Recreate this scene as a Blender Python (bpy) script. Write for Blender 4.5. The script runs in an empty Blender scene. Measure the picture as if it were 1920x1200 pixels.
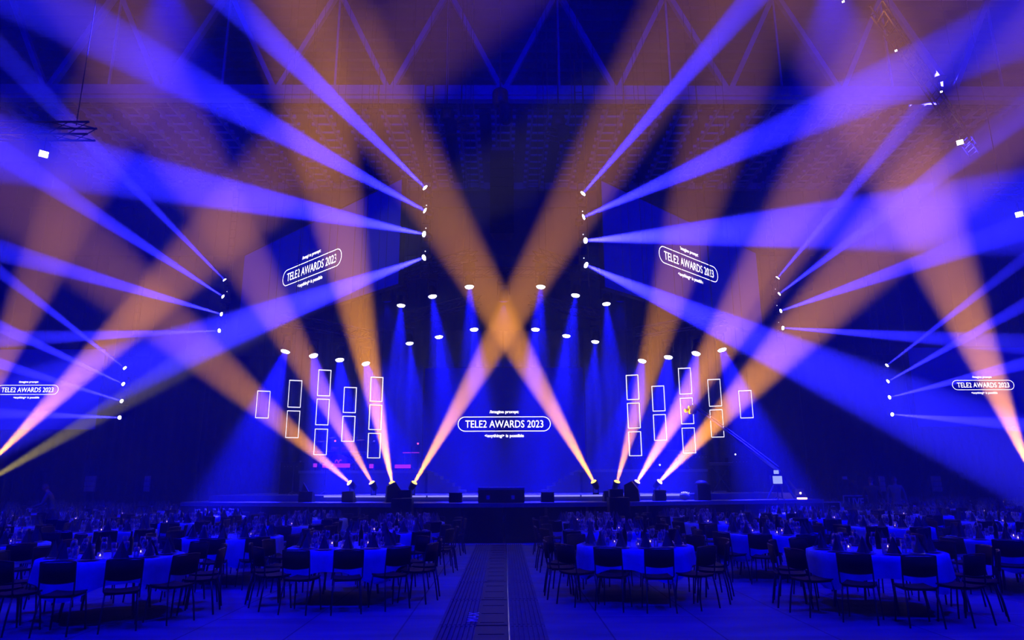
import bpy, bmesh, math, random
from mathutils import Vector, Matrix
random.seed(7)
S = bpy.context.scene
C = S.collection
F = 1280.0
PITCH = math.radians(13.4)
YAW = math.atan((960 - 944) / F)          # camera turned a little to the right of the hall axis
EYE = Vector((0.0, 0.0, 1.72))
# ---------------------------------------------------------------- camera
cam = bpy.data.cameras.new('camera'); cam.lens = 24; cam.sensor_width = 36; cam.clip_end = 200
camo = bpy.data.objects.new('camera', cam); C.objects.link(camo)
camo.location = EYE
ROLL = math.radians(0.25)
CR = Matrix.Rotation(-YAW, 3, 'Z') @ Matrix.Rotation(math.pi / 2 + PITCH, 3, 'X') @ Matrix.Rotation(-ROLL, 3, 'Z')
camo.rotation_euler = CR.to_euler()
S.camera = camo
def ray(px, py):
    return (CR @ Vector((px - 960, 600 - py, -F))).normalized()
def at(px, py, Y):                         # the point of the hall seen at a pixel, on the plane y = Y
    d = ray(px, py); return EYE + d * (Y / d.y)
def atz(px, py, Z):                        # the same on the level z = Z
    d = ray(px, py); return EYE + d * ((Z - EYE.z) / d.z)
def scale_at(p):                           # pixels per metre at a point
    return F / ((p - EYE).dot(CR @ Vector((0, 0, -1))))
# ---------------------------------------------------------------- view, world
S.view_settings.view_transform = 'Standard'; S.view_settings.look = 'None'
S.view_settings.exposure = 0.0; S.view_settings.gamma = 1.0; S.view_settings.use_curve_mapping = False
S.cycles.use_denoising = True
S.cycles.max_bounces = 3; S.cycles.diffuse_bounces = 0; S.cycles.glossy_bounces = 2
S.cycles.transmission_bounces = 3; S.cycles.transparent_max_bounces = 8; S.cycles.volume_bounces = 0
S.cycles.use_light_tree = True; S.cycles.sample_clamp_direct = 0; S.cycles.sample_clamp_indirect = 2.0
S.cycles.caustics_reflective = False; S.cycles.caustics_refractive = False
HAZE = 0.01
w = bpy.data.worlds.new('world'); S.world = w; w.use_nodes = True
nt = w.node_tree; nt.nodes.clear()
wo = nt.nodes.new('ShaderNodeOutputWorld'); vs = nt.nodes.new('ShaderNodeVolumeScatter')
vs.inputs['Color'].default_value = (1, 1, 1, 1); vs.inputs['Density'].default_value = HAZE; vs.inputs['Anisotropy'].default_value = 0.3
nt.links.new(vs.outputs[0], wo.inputs['Volume'])
bgn = nt.nodes.new('ShaderNodeBackground'); bgn.inputs[0].default_value = (0, 0, 0, 1); bgn.inputs[1].default_value = 0
nt.links.new(bgn.outputs[0], wo.inputs['Surface'])
BLUE = (0.020, 0.016, 1.0); DEEP = (0.0, 0.0, 1.0); AMBER = (1.0, 0.34, 0.003)
def aim(o, frm, to):
    o.location = frm; o.rotation_euler = (to - frm).to_track_quat('-Z', 'Y').to_euler()
def spot(name, frm, to, half, power, col, blend=0.35, radius=0.05, smooth=0.0):
    l = bpy.data.lights.new(name, 'SPOT'); l.energy = power; l.color = col
    l.spot_size = 2 * half; l.spot_blend = blend; l.shadow_soft_size = radius
    if smooth:                             # a collimated beam: its focus lies behind the lens, so it fades slower than 1 / r2 close to it
        l.use_nodes = True; n = l.node_tree; e = n.nodes['Emission']; e.inputs['Strength'].default_value = 1.0
        ff = n.nodes.new('ShaderNodeLightFalloff'); ff.inputs['Strength'].default_value = 1.0; ff.inputs['Smooth'].default_value = smooth
        n.links.new(ff.outputs['Quadratic'], e.inputs['Strength'])
    o = bpy.data.objects.new(name, l); C.objects.link(o); aim(o, frm, to); return o
# beams: source pixel, source depth, pixel further along, depth there, width in pixels there
BEAMS = [
 (797,352,22,  420,-10,17,  66), (797,395,22,  180,60,17,  105), (795,439,22,  330,345,17,  82), (795,483,22,  200,705,17, 118),
 (421,525,33,  0,95,25,  48),    (418,556,33,  0,285,25, 52),    (415,589,33,  0,470,25,  46),   (411,620,33,  0,636,25, 36),
 (234,690,34,  0,510,28, 24),    (231,720,34,  0,612,28, 24),    (228,752,34,  0,682,28, 22),    (224,783,34,  0,775,28, 22),
 (1093,363,22, 1400,10,17, 52),  (1094,407,22, 1700,140,17, 105),(1098,451,22, 1500,425,17, 88), (1099,497,22, 1700,765,17, 130),
 (1458,521,33, 1880,20,25, 62),  (1461,551,33, 1920,205,25, 62), (1464,583,33, 1920,425,25, 58), (1468,615,33, 1920,645,25, 44),
 (1663,685,34, 1920,485,28, 24), (1665,715,34, 1920,572,28, 26), (1668,745,34, 1920,682,28, 26), (1673,777,34, 1920,797,28, 28),
]
AMBERS = [
 (655,905,23.5, 370,655,20, 92), (697,905,23.5, 430,430,20, 120), (735,905,23.5, 632,400,20, 118), (777,905,23.5, 1045,440,21, 108),
 (1113,903,23.5, 850,440,21, 112), (1157,903,23.5, 1290,430,20, 112), (1195,903,23.5, 1450,480,20, 125), (1237,903,23.5, 1500,620,20, 100),
 (1930,880,22, 1760,470,19, 125), (-12,862,23.4, 250,600,21.5, 82), (-45,915,22, 140,805,21, 30), (-75,860,22, 110,430,20, 110),
]
AMBER_POWER = [.45, .55, 1.0, 1.05, 1.05, .55, .85, .85, .6, .6, .12, .3]
def half_angle(s, t, w):
    return math.atan((w / 2) / scale_at(t) / (t - s).length)
# ---------------------------------------------------------------- lights of the hall that hang above the frame, then added unseen uplights
def unseen_hall_spot(frm, to, half, power, blend=0.9, radius=0.5):
    return spot('unseen_hall_light', Vector(frm), Vector(to), math.radians(half), power, DEEP, blend, radius)
for x, y, z, tx, ty, p in ((-14, 3, 17, -10, 12, 8500), (-5, 3, 17, -3.5, 11, 8500), (5, 3, 17, 3.5, 11, 8500), (14, 3, 17, 10, 12, 8500),
                           (-18, 14, 17, -15, 24, 17000), (18, 14, 17, 15, 24, 17000)):
    unseen_hall_spot((x, y, z), (tx, ty, 0), 38, p * 1.2)
for x in (-13, 0, 13): unseen_hall_spot((x, 13.5, 13.5), (x * 1.1, 31, 19.5), 44, 5200)   # added unseen lamps, put in to brighten the roof steel

# ---------------------------------------------------------------- helpers
def tag(o, label=None, cat=None, group=None, kind=None):
    if label: o['label'] = label
    if cat: o['category'] = cat
    if group: o['group'] = group
    if kind: o['kind'] = kind
    return o
def empty(name, loc=(0, 0, 0), rz=0.0):
    o = bpy.data.objects.new(name, None); C.objects.link(o); o.location = loc; o.rotation_euler = (0, 0, rz); o.empty_display_size = .2
    return o
def rot_to(d):
    return Vector(d).to_track_quat('Z', 'Y').to_matrix().to_4x4()
class MB:
    def __init__(s): s.v = []; s.f = []
    def add(s, vs, fs, M=None):
        b = len(s.v); s.v += [(M @ Vector(v)) if M else Vector(v) for v in vs]; s.f += [tuple(i + b for i in f) for f in fs]; return s
    def box(s, lo, hi, M=None):
        x0, y0, z0 = lo; x1, y1, z1 = hi
        return s.add([(x0,y0,z0),(x1,y0,z0),(x1,y1,z0),(x0,y1,z0),(x0,y0,z1),(x1,y0,z1),(x1,y1,z1),(x0,y1,z1)],
                     [(3,2,1,0),(4,5,6,7),(0,1,5,4),(1,2,6,5),(2,3,7,6),(3,0,4,7)], M)
    def bar(s, a, b, w, h=None):
        a = Vector(a); b = Vector(b); h = h or w; L = (b - a).length
        return s.box((-w/2, -h/2, 0), (w/2, h/2, L), Matrix.Translation(a) @ rot_to(b - a))
    def tube(s, pts, r, n=6, cap=True):
        pts = [Vector(p) for p in pts]; b = len(s.v); rs = r if isinstance(r, (list, tuple)) else [r] * len(pts)
        for i, p in enumerate(pts):
            d = (pts[min(i + 1, len(pts) - 1)] - pts[max(i - 1, 0)]).normalized(); M = rot_to(d)
            for k in range(n):
                a = 2 * math.pi * k / n; s.v.append(p + (M @ Vector((rs[i] * math.cos(a), rs[i] * math.sin(a), 0))))
        for i in range(len(pts) - 1):
            for k in range(n):
                k2 = (k + 1) % n; s.f.append((b + i*n + k, b + i*n + k2, b + (i+1)*n + k2, b + (i+1)*n + k))
        if cap:
            s.f.append(tuple(b + k for k in reversed(range(n)))); s.f.append(tuple(b + (len(pts)-1)*n + k for k in range(n)))
        return s
    def lathe(s, prof, n=16, M=None):          # prof: (radius, z)
        vs = []; fs = []
        for r, z in prof:
            for k in range(n):
                a = 2 * math.pi * k / n; vs.append((r * math.cos(a), r * math.sin(a), z))
        for i in range(len(prof) - 1):
            for k in range(n):
                k2 = (k + 1) % n; fs.append((i*n + k, i*n + k2, (i+1)*n + k2, (i+1)*n + k))
        if prof[0][0] > 1e-4: fs.append(tuple(reversed(range(n))))
        if prof[-1][0] > 1e-4: fs.append(tuple((len(prof)-1)*n + k for k in range(n)))
        return s.add(vs, fs, M)
    def prism(s, poly, z0, z1, M=None):
        n = len(poly); vs = [(x, y, z0) for x, y in poly] + [(x, y, z1) for x, y in poly]
        fs = [tuple(reversed(range(n))), tuple(range(n, 2*n))] + [(i, (i+1) % n, n + (i+1) % n, n + i) for i in range(n)]
        return s.add(vs, fs, M)
    def ball(s, c, r, M=None, n=12, m=8):
        prof = [(max(1e-5, math.sin(math.pi*i/m)), -math.cos(math.pi*i/m)) for i in range(m+1)]
        T = Matrix.Translation(Vector(c)) @ Matrix.Diagonal((*([r]*3 if not isinstance(r, (tuple, list)) else r), 1))
        return s.lathe(prof, n, (M @ T) if M else T)
    def mesh(s, name, m, smooth=False):
        me = bpy.data.meshes.new(name); me.from_pydata([tuple(v) for v in s.v], [], s.f); me.materials.append(m)
        if smooth: me.polygons.foreach_set('use_smooth', [True] * len(me.polygons))
        me.update(); return me
    def build(s, name, m, parent=None, smooth=False):
        o = bpy.data.objects.new(name, s.mesh(name, m, smooth)); C.objects.link(o)
        if parent: o.parent = parent
        return o
def mat(name, col, rough=.6, metal=0.0, spec=.5, noise=None, bump=0.0, bscale=20):
    m = bpy.data.materials.new(name); m.use_nodes = True; n = m.node_tree; b = n.nodes['Principled BSDF']
    b.inputs['Base Color'].default_value = (*col, 1); b.inputs['Roughness'].default_value = rough
    b.inputs['Metallic'].default_value = metal; b.inputs['Specular IOR Level'].default_value = spec
    if noise or bump:
        tc = n.nodes.new('ShaderNodeTexCoord'); nz = n.nodes.new('ShaderNodeTexNoise'); nz.inputs['Scale'].default_value = bscale; nz.inputs['Detail'].default_value = 5
        n.links.new(tc.outputs['Object'], nz.inputs['Vector'])
        if noise:
            r = n.nodes.new('ShaderNodeValToRGB'); r.color_ramp.elements[0].position = .3; r.color_ramp.elements[1].position = .7
            r.color_ramp.elements[0].color = (*col, 1); r.color_ramp.elements[1].color = (*noise, 1)
            n.links.new(nz.outputs['Fac'], r.inputs[0]); n.links.new(r.outputs[0], b.inputs['Base Color'])
        if bump:
            bp = n.nodes.new('ShaderNodeBump'); bp.inputs['Strength'].default_value = bump; bp.inputs['Distance'].default_value = .02
            n.links.new(nz.outputs['Fac'], bp.inputs['Height']); n.links.new(bp.outputs[0], b.inputs['Normal'])
    return m
def emit(name, col, st):
    m = bpy.data.materials.new(name); m.use_nodes = True; n = m.node_tree; n.nodes.clear()
    e = n.nodes.new('ShaderNodeEmission'); e.inputs[0].default_value = (*col, 1); e.inputs[1].default_value = st
    o = n.nodes.new('ShaderNodeOutputMaterial'); n.links.new(e.outputs[0], o.inputs[0]); m.cycles.emission_sampling = 'NONE'; return m
def lit_lens(name, col, st):                    # clear lens lit from within: the lamp behind it shines through
    m = emit(name, col, st); n = m.node_tree; e = n.nodes['Emission']; o = n.nodes['Material Output']; t = n.nodes.new('ShaderNodeBsdfTransparent'); a = n.nodes.new('ShaderNodeAddShader')
    n.links.new(e.outputs[0], a.inputs[0]); n.links.new(t.outputs[0], a.inputs[1]); n.links.new(a.outputs[0], o.inputs[0]); return m
def glassy(name, tint=(1, 1, 1), mixf=.3, rough=.05):
    m = bpy.data.materials.new(name); m.use_nodes = True; n = m.node_tree; n.nodes.clear()
    t = n.nodes.new('ShaderNodeBsdfTransparent'); t.inputs[0].default_value = (*tint, 1); g = n.nodes.new('ShaderNodeBsdfGlossy'); g.inputs['Roughness'].default_value = rough
    d = n.nodes.new('ShaderNodeLayerWeight'); d.inputs[0].default_value = mixf
    mx = n.nodes.new('ShaderNodeMixShader'); o = n.nodes.new('ShaderNodeOutputMaterial')
    df = n.nodes.new('ShaderNodeBsdfDiffuse'); df.inputs[0].default_value = (.9, .9, .95, 1); m2 = n.nodes.new('ShaderNodeMixShader'); m2.inputs[0].default_value = .5
    n.links.new(g.outputs[0], m2.inputs[1]); n.links.new(df.outputs[0], m2.inputs[2])
    n.links.new(d.outputs['Facing'], mx.inputs[0]); n.links.new(t.outputs[0], mx.inputs[1]); n.links.new(m2.outputs[0], mx.inputs[2]); n.links.new(mx.outputs[0], o.inputs[0]); return m
M_ = dict(
    black=mat('black metal', (.012, .012, .014), .5, 0, .2), arr=mat('black speaker cabinet', (.003, .003, .003), .9, 0, .02), blackm=mat('matt black cloth', (.012, .012, .014), .95, 0, .05, noise=(.02, .02, .024), bscale=6),
    steel=mat('grey painted steel', (.55, .53, .55), .6, 0, .2, noise=(.65, .63, .65), bscale=3), roof=mat('roof sheet', (.10, .09, .10), .8, 0, .1, noise=(.14, .13, .14), bscale=.6),
    wall=mat('wall panel', (.08, .08, .09), .9, 0, .1, noise=(.11, .11, .12), bscale=.5), deck=mat('stage deck vinyl', (.2, .2, .22), .5, noise=(.25, .25, .27), bscale=2),
    skirt=mat('dark stage skirt', (.008, .008, .01), .95, 0, .03, noise=(.014, .014, .016), bscale=4), drape=mat('stage curtain', (.16, .16, .18), .9, noise=(.19, .19, .21), bscale=3),
    ddrape=mat('black drape', (.015, .015, .018), .95, 0, .03, noise=(.022, .022, .025), bscale=3), cloth=mat('white table linen', (.88, .88, .88), .9, noise=(.72, .72, .72), bscale=8, bump=.1),
    wood=mat('table board', (.25, .2, .15), .6, noise=(.2, .15, .1), bscale=10), seat=mat('black chair shell', (.008, .008, .009), .7, 0, .2, noise=(.012, .012, .013), bscale=15),
    chrome=mat('chair tube', (.05, .05, .055), .4, .6), napkin=mat('dark folded linen', (.07, .07, .08), .9, noise=(.10, .10, .11), bscale=20),
    china=mat('white china', (.8, .8, .8), .15), glass=glassy('clear drinking glass', (.93, .93, .95), .6, .12), bottle=mat('dark bottle glass', (.02, .04, .02), .08),
    led=emit('blue screen', (0, 0, 1), .32), ledc=emit('blue stage screen', (0, 0, 1), .14), ink=emit('white screen writing', (1, .93, 1), 3.0), tube=emit('white led tube', (.75, .72, 1), 1.9),
    lensb=lit_lens('bright white lens', (.8, .8, 1), 12), lensw=lit_lens('white wash lens', (.85, .85, 1), 6), lensa=lit_lens('amber lens', (1, .62, .12), 1.7),
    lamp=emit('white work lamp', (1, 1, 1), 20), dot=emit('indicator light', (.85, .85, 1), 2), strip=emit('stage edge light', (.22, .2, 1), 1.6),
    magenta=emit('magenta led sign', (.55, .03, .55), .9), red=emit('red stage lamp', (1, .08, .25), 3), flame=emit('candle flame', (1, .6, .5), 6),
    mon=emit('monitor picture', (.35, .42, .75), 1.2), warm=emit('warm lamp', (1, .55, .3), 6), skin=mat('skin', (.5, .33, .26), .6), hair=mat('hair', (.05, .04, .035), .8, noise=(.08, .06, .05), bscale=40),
    cdark=mat('dark clothes', (.16, .16, .18), .9, noise=(.2, .2, .22), bscale=12), trou=mat('black trousers', (.03, .03, .035), .9, noise=(.04, .04, .045), bscale=12),
    drum=mat('drum shell', (.35, .05, .12), .3), brass=mat('cymbal brass', (.7, .5, .2), .25, .9), rskirt=mat('platform skirt', (.10, .10, .12), .9, noise=(.12, .12, .14), bscale=4), rdeck=mat('step board', (.2, .2, .22), .6), white=mat('off white paint', (.7, .7, .72), .6),
)

# ---------------------------------------------------------------- floor: boards with seams and soft blotches
def floor_mat():
    m = bpy.data.materials.new('sheeted hall floor'); m.use_nodes = True; n = m.node_tree; b = n.nodes['Principled BSDF']; L = n.links
    tc = n.nodes.new('ShaderNodeTexCoord'); br = n.nodes.new('ShaderNodeTexBrick'); mp = n.nodes.new('ShaderNodeMapping'); mp.inputs['Scale'].default_value = (1, 1, 1)
    br.inputs['Scale'].default_value = 1; br.inputs['Brick Width'].default_value = 4.8; br.inputs['Row Height'].default_value = 1.25; br.inputs['Mortar Size'].default_value = .012
    br.inputs['Color1'].default_value = (.35, .35, .37, 1); br.inputs['Color2'].default_value = (.40, .40, .42, 1); br.inputs['Mortar'].default_value = (.16, .16, .17, 1)
    mp.inputs['Rotation'].default_value = (0, 0, math.pi / 2)
    nz = n.nodes.new('ShaderNodeTexNoise'); nz.inputs['Scale'].default_value = 1.3; nz.inputs['Detail'].default_value = 8
    st = n.nodes.new('ShaderNodeMapping'); st.inputs['Scale'].default_value = (.5, 2.4, 1)
    mx = n.nodes.new('ShaderNodeMix'); mx.data_type = 'RGBA'; mx.blend_type = 'MULTIPLY'; mx.inputs['Factor'].default_value = 1
    r = n.nodes.new('ShaderNodeValToRGB'); r.color_ramp.elements[0].position = .3; r.color_ramp.elements[0].color = (.55, .55, .55, 1); r.color_ramp.elements[1].position = .7
    L.new(tc.outputs['Object'], mp.inputs[0]); L.new(mp.outputs[0], br.inputs['Vector']); L.new(tc.outputs['Object'], st.inputs[0]); L.new(st.outputs[0], nz.inputs['Vector'])
    L.new(nz.outputs['Fac'], r.inputs[0]); L.new(br.outputs['Color'], mx.inputs['A']); L.new(r.outputs[0], mx.inputs['B']); L.new(mx.outputs['Result'], b.inputs['Base Color'])
    b.inputs['Roughness'].default_value = .6; b.inputs['Specular IOR Level'].default_value = .12; return m
fl = MB().box((-31, -8, -.2), (31, 39, 0)).build('floor', floor_mat()); tag(fl, kind='structure')
wb = MB().box((-31, 38, 0), (31, 38.3, 24))
for i in range(62): wb.box((-31 + i, 37.92, 0), (-30.85 + i, 38, 24))
for z in (14.6, 17.6, 20.5): wb.box((-31, 37.8, z), (31, 38, z + .3))
tag(wb.build('wall_back', M_['wall']), kind='structure')
tag(MB().box((-31.2, -8, 0), (-31, 38.3, 24)).build('wall_left', M_['wall']), kind='structure')
tag(MB().box((31, -8, 0), (31.2, 38.3, 24)).build('wall_right', M_['wall']), kind='structure')
cb = MB().box((-31.2, -8, 23.8), (31.2, 38.3, 24.1))
for i in range(38): cb.box((-31, 6 + i * .85, 23.62), (31, 6.12 + i * .85, 23.8))
tag(cb.build('ceiling', M_['roof']), kind='structure')

# ---------------------------------------------------------------- roof truss and the ribs behind it
TY = 27.0
ZB = at(940, 190, TY).z; ZB2 = at(940, 164, TY).z; ZT = at(940, -8, TY).z
def roof_truss(Y, label):
    t = empty('roof_truss', (0, Y, ZB)); tag(t, label, 'truss')
    m = MB().box((-24, -.18, 0), (24, .18, ZB2 - ZB)); m.box((-24, -.3, .16), (24, -.18, .24)); m.build('bottom_chord', M_['steel'], t)
    MB().box((-24, -.2, ZT - ZB), (24, .2, ZT - ZB + .5)).build('top_chord', M_['steel'], t)
    for k in range(-4, 5):
        for s in (-1, 1):
            MB().bar((5*k + s*.12, 0, ZB2 - ZB - .02), (5*k + s*2.42, 0, ZT - ZB + .05), .26, .22).build('diagonal', M_['steel'], t)
        MB().bar((5*k + 2.5, .25, ZT - ZB), (5*k + 2.5, .25, ZB2 - ZB), .09).build('hanger_rod', M_['steel'], t)
    return t
roof_truss(TY, 'wide steel roof truss with zigzag diagonals spanning above the stage front')
RZ = ZB + .35
ordn = 'zeroth first second third fourth fifth sixth seventh eighth ninth tenth eleventh twelfth thirteenth'.split()
for i, (y, z) in enumerate(((27.6, RZ + .5), (28.15, RZ + .4), (28.75, RZ + .42))):
    tag(MB().box((-24, y, z), (24, y + .12, z + .12)).build('ceiling_pipe', M_['steel']),
        ['grey ceiling pipe closest behind the bottom chord of the zigzag truss', 'middle one of the three grey pipes behind the zigzag truss', 'grey pipe farthest behind the zigzag truss, of three alike'][i], 'pipe', 'cross pipes behind the roof truss')
tag(MB().box((-24, 37.2, RZ + .1), (24, 37.5, RZ + .5)).build('ceiling_pipe', M_['steel']), 'grey end beam on the back wall where the ceiling ribs stop', 'beam')
for i in range(-13, 14):
    x = i * 1.72
    r = empty('ceiling_rib', (x, 27.8, RZ))
    side = 'left' if i < 0 else 'right'
    tag(r, 'ladder-like ceiling rib above the centre line of the stage' if i == 0 else f'{ordn[abs(i)]} ladder-like ceiling rib {side} of the middle one', 'ceiling rib', 'ladder-like ribs receding to the back wall')
    for s in (-1, 1):
        m = MB().box((s*.36 - .045, 0, 0), (s*.36 + .045, 9.4, .2))
        for k in range(13): m.box((s*.36 + (.045 if s > 0 else -.22), .5 + k*.72, .02), (s*.36 + (.22 if s > 0 else -.045), .66 + k*.72, .16))
        m.build('rail', M_['steel'], r)
    m = MB()
    for k in range(12): m.box((-.32, .4 + k*.78, .04), (.32, .5 + k*.78, .12))
    m.build('lattice', M_['steel'], r)

# ---------------------------------------------------------------- lamps
def moving_head(name, frm, to, R, lens_mat, base_dir, label, cat, group, light=None):
    frm = Vector(frm); to = Vector(to); d = (to - frm).normalized(); t = empty(name, frm); tag(t, label, cat, group)
    Md = rot_to(d); L = R * 2.6
    MB().lathe([(R*.45, -L), (R*.8, -L*.92), (R*.95, -L*.5), (R*1.12, -R*.3), (R*1.12, 0), (R*1.0, 0), (R*.93, -.03), (R*.72, -L*.9)], 14, Md).build('head', M_['black'], t, True)
    MB().lathe([(R*.98, -.028), (R*.85, R*.12), (R*.5, R*.24), (.0001, R*.28)], 18, Md).build('lens', lens_mat, t, True)
    bd = Vector(base_dir).normalized(); ax = d.cross(bd)
    ax = ax.normalized() if ax.length > .05 else Vector((1, 0, 0))
    c = -d * L * .5; H = R * 2.6; m = MB()
    for s in (-1, 1): m.bar(c + ax*s*R*1.3, c + ax*s*R*1.3 + bd*H, R*.25, R*.6)
    m.bar(c + bd*H - ax*R*1.45, c + bd*H + ax*R*1.45, R*.35, R*.7); m.build('yoke', M_['black'], t)
    MB().box((-R*1.3, -R*1.1, 0), (R*1.3, R*1.1, R*1.1), Matrix.Translation(c + bd*(H + R*.15)) @ rot_to(bd)).build('base', M_['black'], t)
    if light:
        half, power, col, blend, smooth = light
        l = spot(name + '_light', frm + d*((R*.5 + .02) if half > .6 else -L*.78), to, half, power, col, blend, R*.35, smooth); l.parent = t; l.matrix_parent_inverse = Matrix.Translation(-frm)
    if base_dir[2] > 0: MB().tube([c + bd*(H + R*1.2), c + bd*(H + R*1.2) + bd*.25], .02, 6).lathe([(.24, 0), (.24, .03)], 12, Matrix.Translation(c + bd*(H + R*1.2) + bd*.24)).build('clamp', M_['black'], t)
    return t
def light_ladder(x, y, z0, z1, label):
    t = empty('light_ladder', (x, y, z0)); tag(t, label, 'lighting truss')
    for s in (-1, 1): MB().tube([(s*.15, 0, 0), (s*.15, 0, z1 - z0)], .025).build('upright', M_['black'], t)
    m = MB(); k = .2
    while k < z1 - z0: m.tube([(-.15, 0, k), (.15, 0, k)], .015); k += .45
    m.build('lattice', M_['black'], t)
    MB().tube([(0, 0, z1 - z0), (0, 0, 23.6 - z0)], .012, 5).build('hanging_cable', M_['black'], t); return t
cols = ['tall ladder of four beam lamps beside the wide angled screen', 'ladder of four beam lamps in mid hall past the angled screen', 'distant low ladder of four beam lamps before the far side screen']
num = ['top', 'second', 'third', 'lowest']
for ci in range(6):
    bs = BEAMS[ci*4:ci*4+4]; side = 'left' if ci < 3 else 'right'; pts = [at(*b[:3]) for b in bs]
    mx = sum(p.x for p in pts) / 4; y = pts[0].y
    lad = light_ladder(mx, y + .45, pts[3].z - .6, 17.0 if ci % 3 == 0 else pts[0].z + 5, f'{side} {cols[ci % 3]}')
    near = ['inner', 'mid hall', 'far'][ci % 3]
    for i, b in enumerate(bs):
        s = pts[i]; tt = at(*b[3:6]); R = (.105, .105, .10)[ci % 3]
        moving_head('beam_light', s, tt, R, M_['lensb'], (0, 1, 0) if abs((tt - s).normalized().y) < .8 else (0, 0, 1), f'{num[i]} blue beam lamp of the {near} {side} ladder of four', 'stage light', 'blue beam lamps on the hanging ladders',
                    (half_angle(s, tt, b[6]), (1400000, 1500000, 1300000)[ci % 3], BLUE, .35, .15))
        if i < 3:
            q = (s + pts[i+1]) / 2 + Vector((0, 0, -.05)); MB().ball(Vector((.0, -.03, q.z - lad.location.z)), .02).build('indicator', M_['dot'], lad)
wn = ['first', 'second', 'third', 'fourth', 'fifth', 'sixth']
for i, b in enumerate(AMBERS):
    s = at(*b[:3]); tt = at(*b[3:6])
    if i < 8: lab = f'floor lamp throwing an amber beam, {wn[i % 4] if i < 4 else wn[3 - i % 4]} from the {"left" if i < 4 else "right"} end of the stage row'
    else: lab = ['amber floor lamp out beyond the right end of the stage', 'amber floor lamp out beyond the left end of the stage', 'dim amber floor lamp lowest at the far left', 'amber floor lamp farthest out at the left edge of the hall'][i - 8]
    moving_head('amber_floor_light', s, tt, .11, M_['lensa'], (0, 0, -1), lab, 'stage light', 'amber moving lamps on the floor', (half_angle(s, tt, b[6]), 360000 * AMBER_POWER[i], AMBER if i != 10 else (1, .75, .01), .7, .1))
    if s.z - 1.33 > .55 or i >= 8:
        z1 = s.z - .55; st = empty('lamp_stand', (s.x, s.y, 0)); tag(st, 'black stand ' + ['under the amber lamp beyond the right stage end', 'under the amber lamp beyond the left stage end', 'under the dim amber lamp at the far left', 'under the outermost amber lamp on the left'][i - 8], 'stand', 'stands of the side lamps')
        MB().box((-.25, -.25, z1 - .06), (.25, .25, z1)).build('top_plate', M_['black'], st); MB().tube([(0, 0, 0), (0, 0, z1)], .05).build('pole', M_['black'], st); MB().box((-.25, -.25, 0), (.25, .25, .03)).build('foot', M_['black'], st)
WASH = []   # px, py, Z, aim px, half angle, set
for (px, py, ax) in ((535, 659, 445), (588, 667, 640), (637, 675, 655), (686, 682, 745)): WASH.append((px, py, 6.3, ax, 15, 'outer left'))
for (px, py, ax) in ((1354, 656, 1450), (1305, 663, 1250), (1253, 670, 1230), (1204, 677, 1150)): WASH.append((px, py, 6.3, ax, 15, 'outer right'))
for (px, py, ax) in ((752, 573, 735), (811, 556, 860), (880, 538, 900)): WASH.append((px, py, 8.5, ax, 10, 'upper left'))
for (px, py, ax) in ((1137, 570, 1165), (1079, 554, 1035), (1014, 538, 990)): WASH.append((px, py, 8.5, ax, 10, 'upper right'))
for (px, py, ax) in ((768, 644, 790), (823, 632, 850), (889, 618, 905)): WASH.append((px, py, 7.4, ax, 10, 'lower left'))
for (px, py, ax) in ((1116, 641, 1100), (1062, 630, 1040), (1004, 618, 990)): WASH.append((px, py, 7.4, ax, 10, 'lower right'))
cnt = {}
for px, py, Z, ax, ha, row in WASH:
    k = cnt[row] = cnt.get(row, 0) + 1
    s = atz(px, py, Z); tt = at(ax, 925, s.y - (1.2 if Z < 7 else 1.0))
    moving_head('wash_light', s, tt, .165, M_['lensw'], (0, 0, 1), f'white wash lamp over the stage, {wn[k-1]} from outside in the {row} row', 'stage light', 'wash lamps hanging over the stage',
                (math.radians(ha), 95000 if ha == 10 else 125000, (.004, .003, 1.0), .7, .5))
def bar_truss(a, b, label, drop=0):
    a = Vector(a); b = Vector(b); t = empty('lighting_truss', a); tag(t, label, 'lighting truss'); d = b - a; L = d.length; u = d.normalized()
    sd = u.cross(Vector((0, 0, 1))).normalized() * .18; up = Vector((0, 0, .36))
    for o_ in (sd, -sd, sd + up, -sd + up): MB().tube([o_, d + o_], .03).build('chord', M_['black'], t)
    m = MB(); n = max(2, int(L / .5))
    for k in range(n):
        p = u * (k * L / n); q = u * ((k + 1) * L / n)
        for s in (sd, -sd): m.tube([p + s, q + s + up], .014, 4)
        m.tube([p + sd, q - sd], .014, 4); m.tube([p + sd + up, q - sd + up], .014, 4)
    m.build('lacing', M_['black'], t)
    for f in (.12, .88): q = d*f + up; MB().tube([q, (q.x, q.y, 23.6 - a.z)], .012, 5).build('hanging_cable', M_['black'], t)
    return t
def T_(i, dz=.98): 
    px, py, Z = WASH[i][:3]; p = atz(px, py, Z); return Vector((p.x, p.y, p.z + dz))
for (a, b, lab) in ((0, 3, 'black truss carrying the outer left wash lamps'), (4, 7, 'black truss carrying the outer right wash lamps'), (8, 10, 'black truss carrying the upper left wash lamps'), (11, 13, 'black truss carrying the upper right wash lamps'), (14, 16, 'black truss carrying the lower left wash lamps'), (17, 19, 'black truss carrying the lower right wash lamps')):
    p, q = T_(a), T_(b); e = (q - p).normalized() * .2; bar_truss(p - e, q + e, lab)
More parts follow.
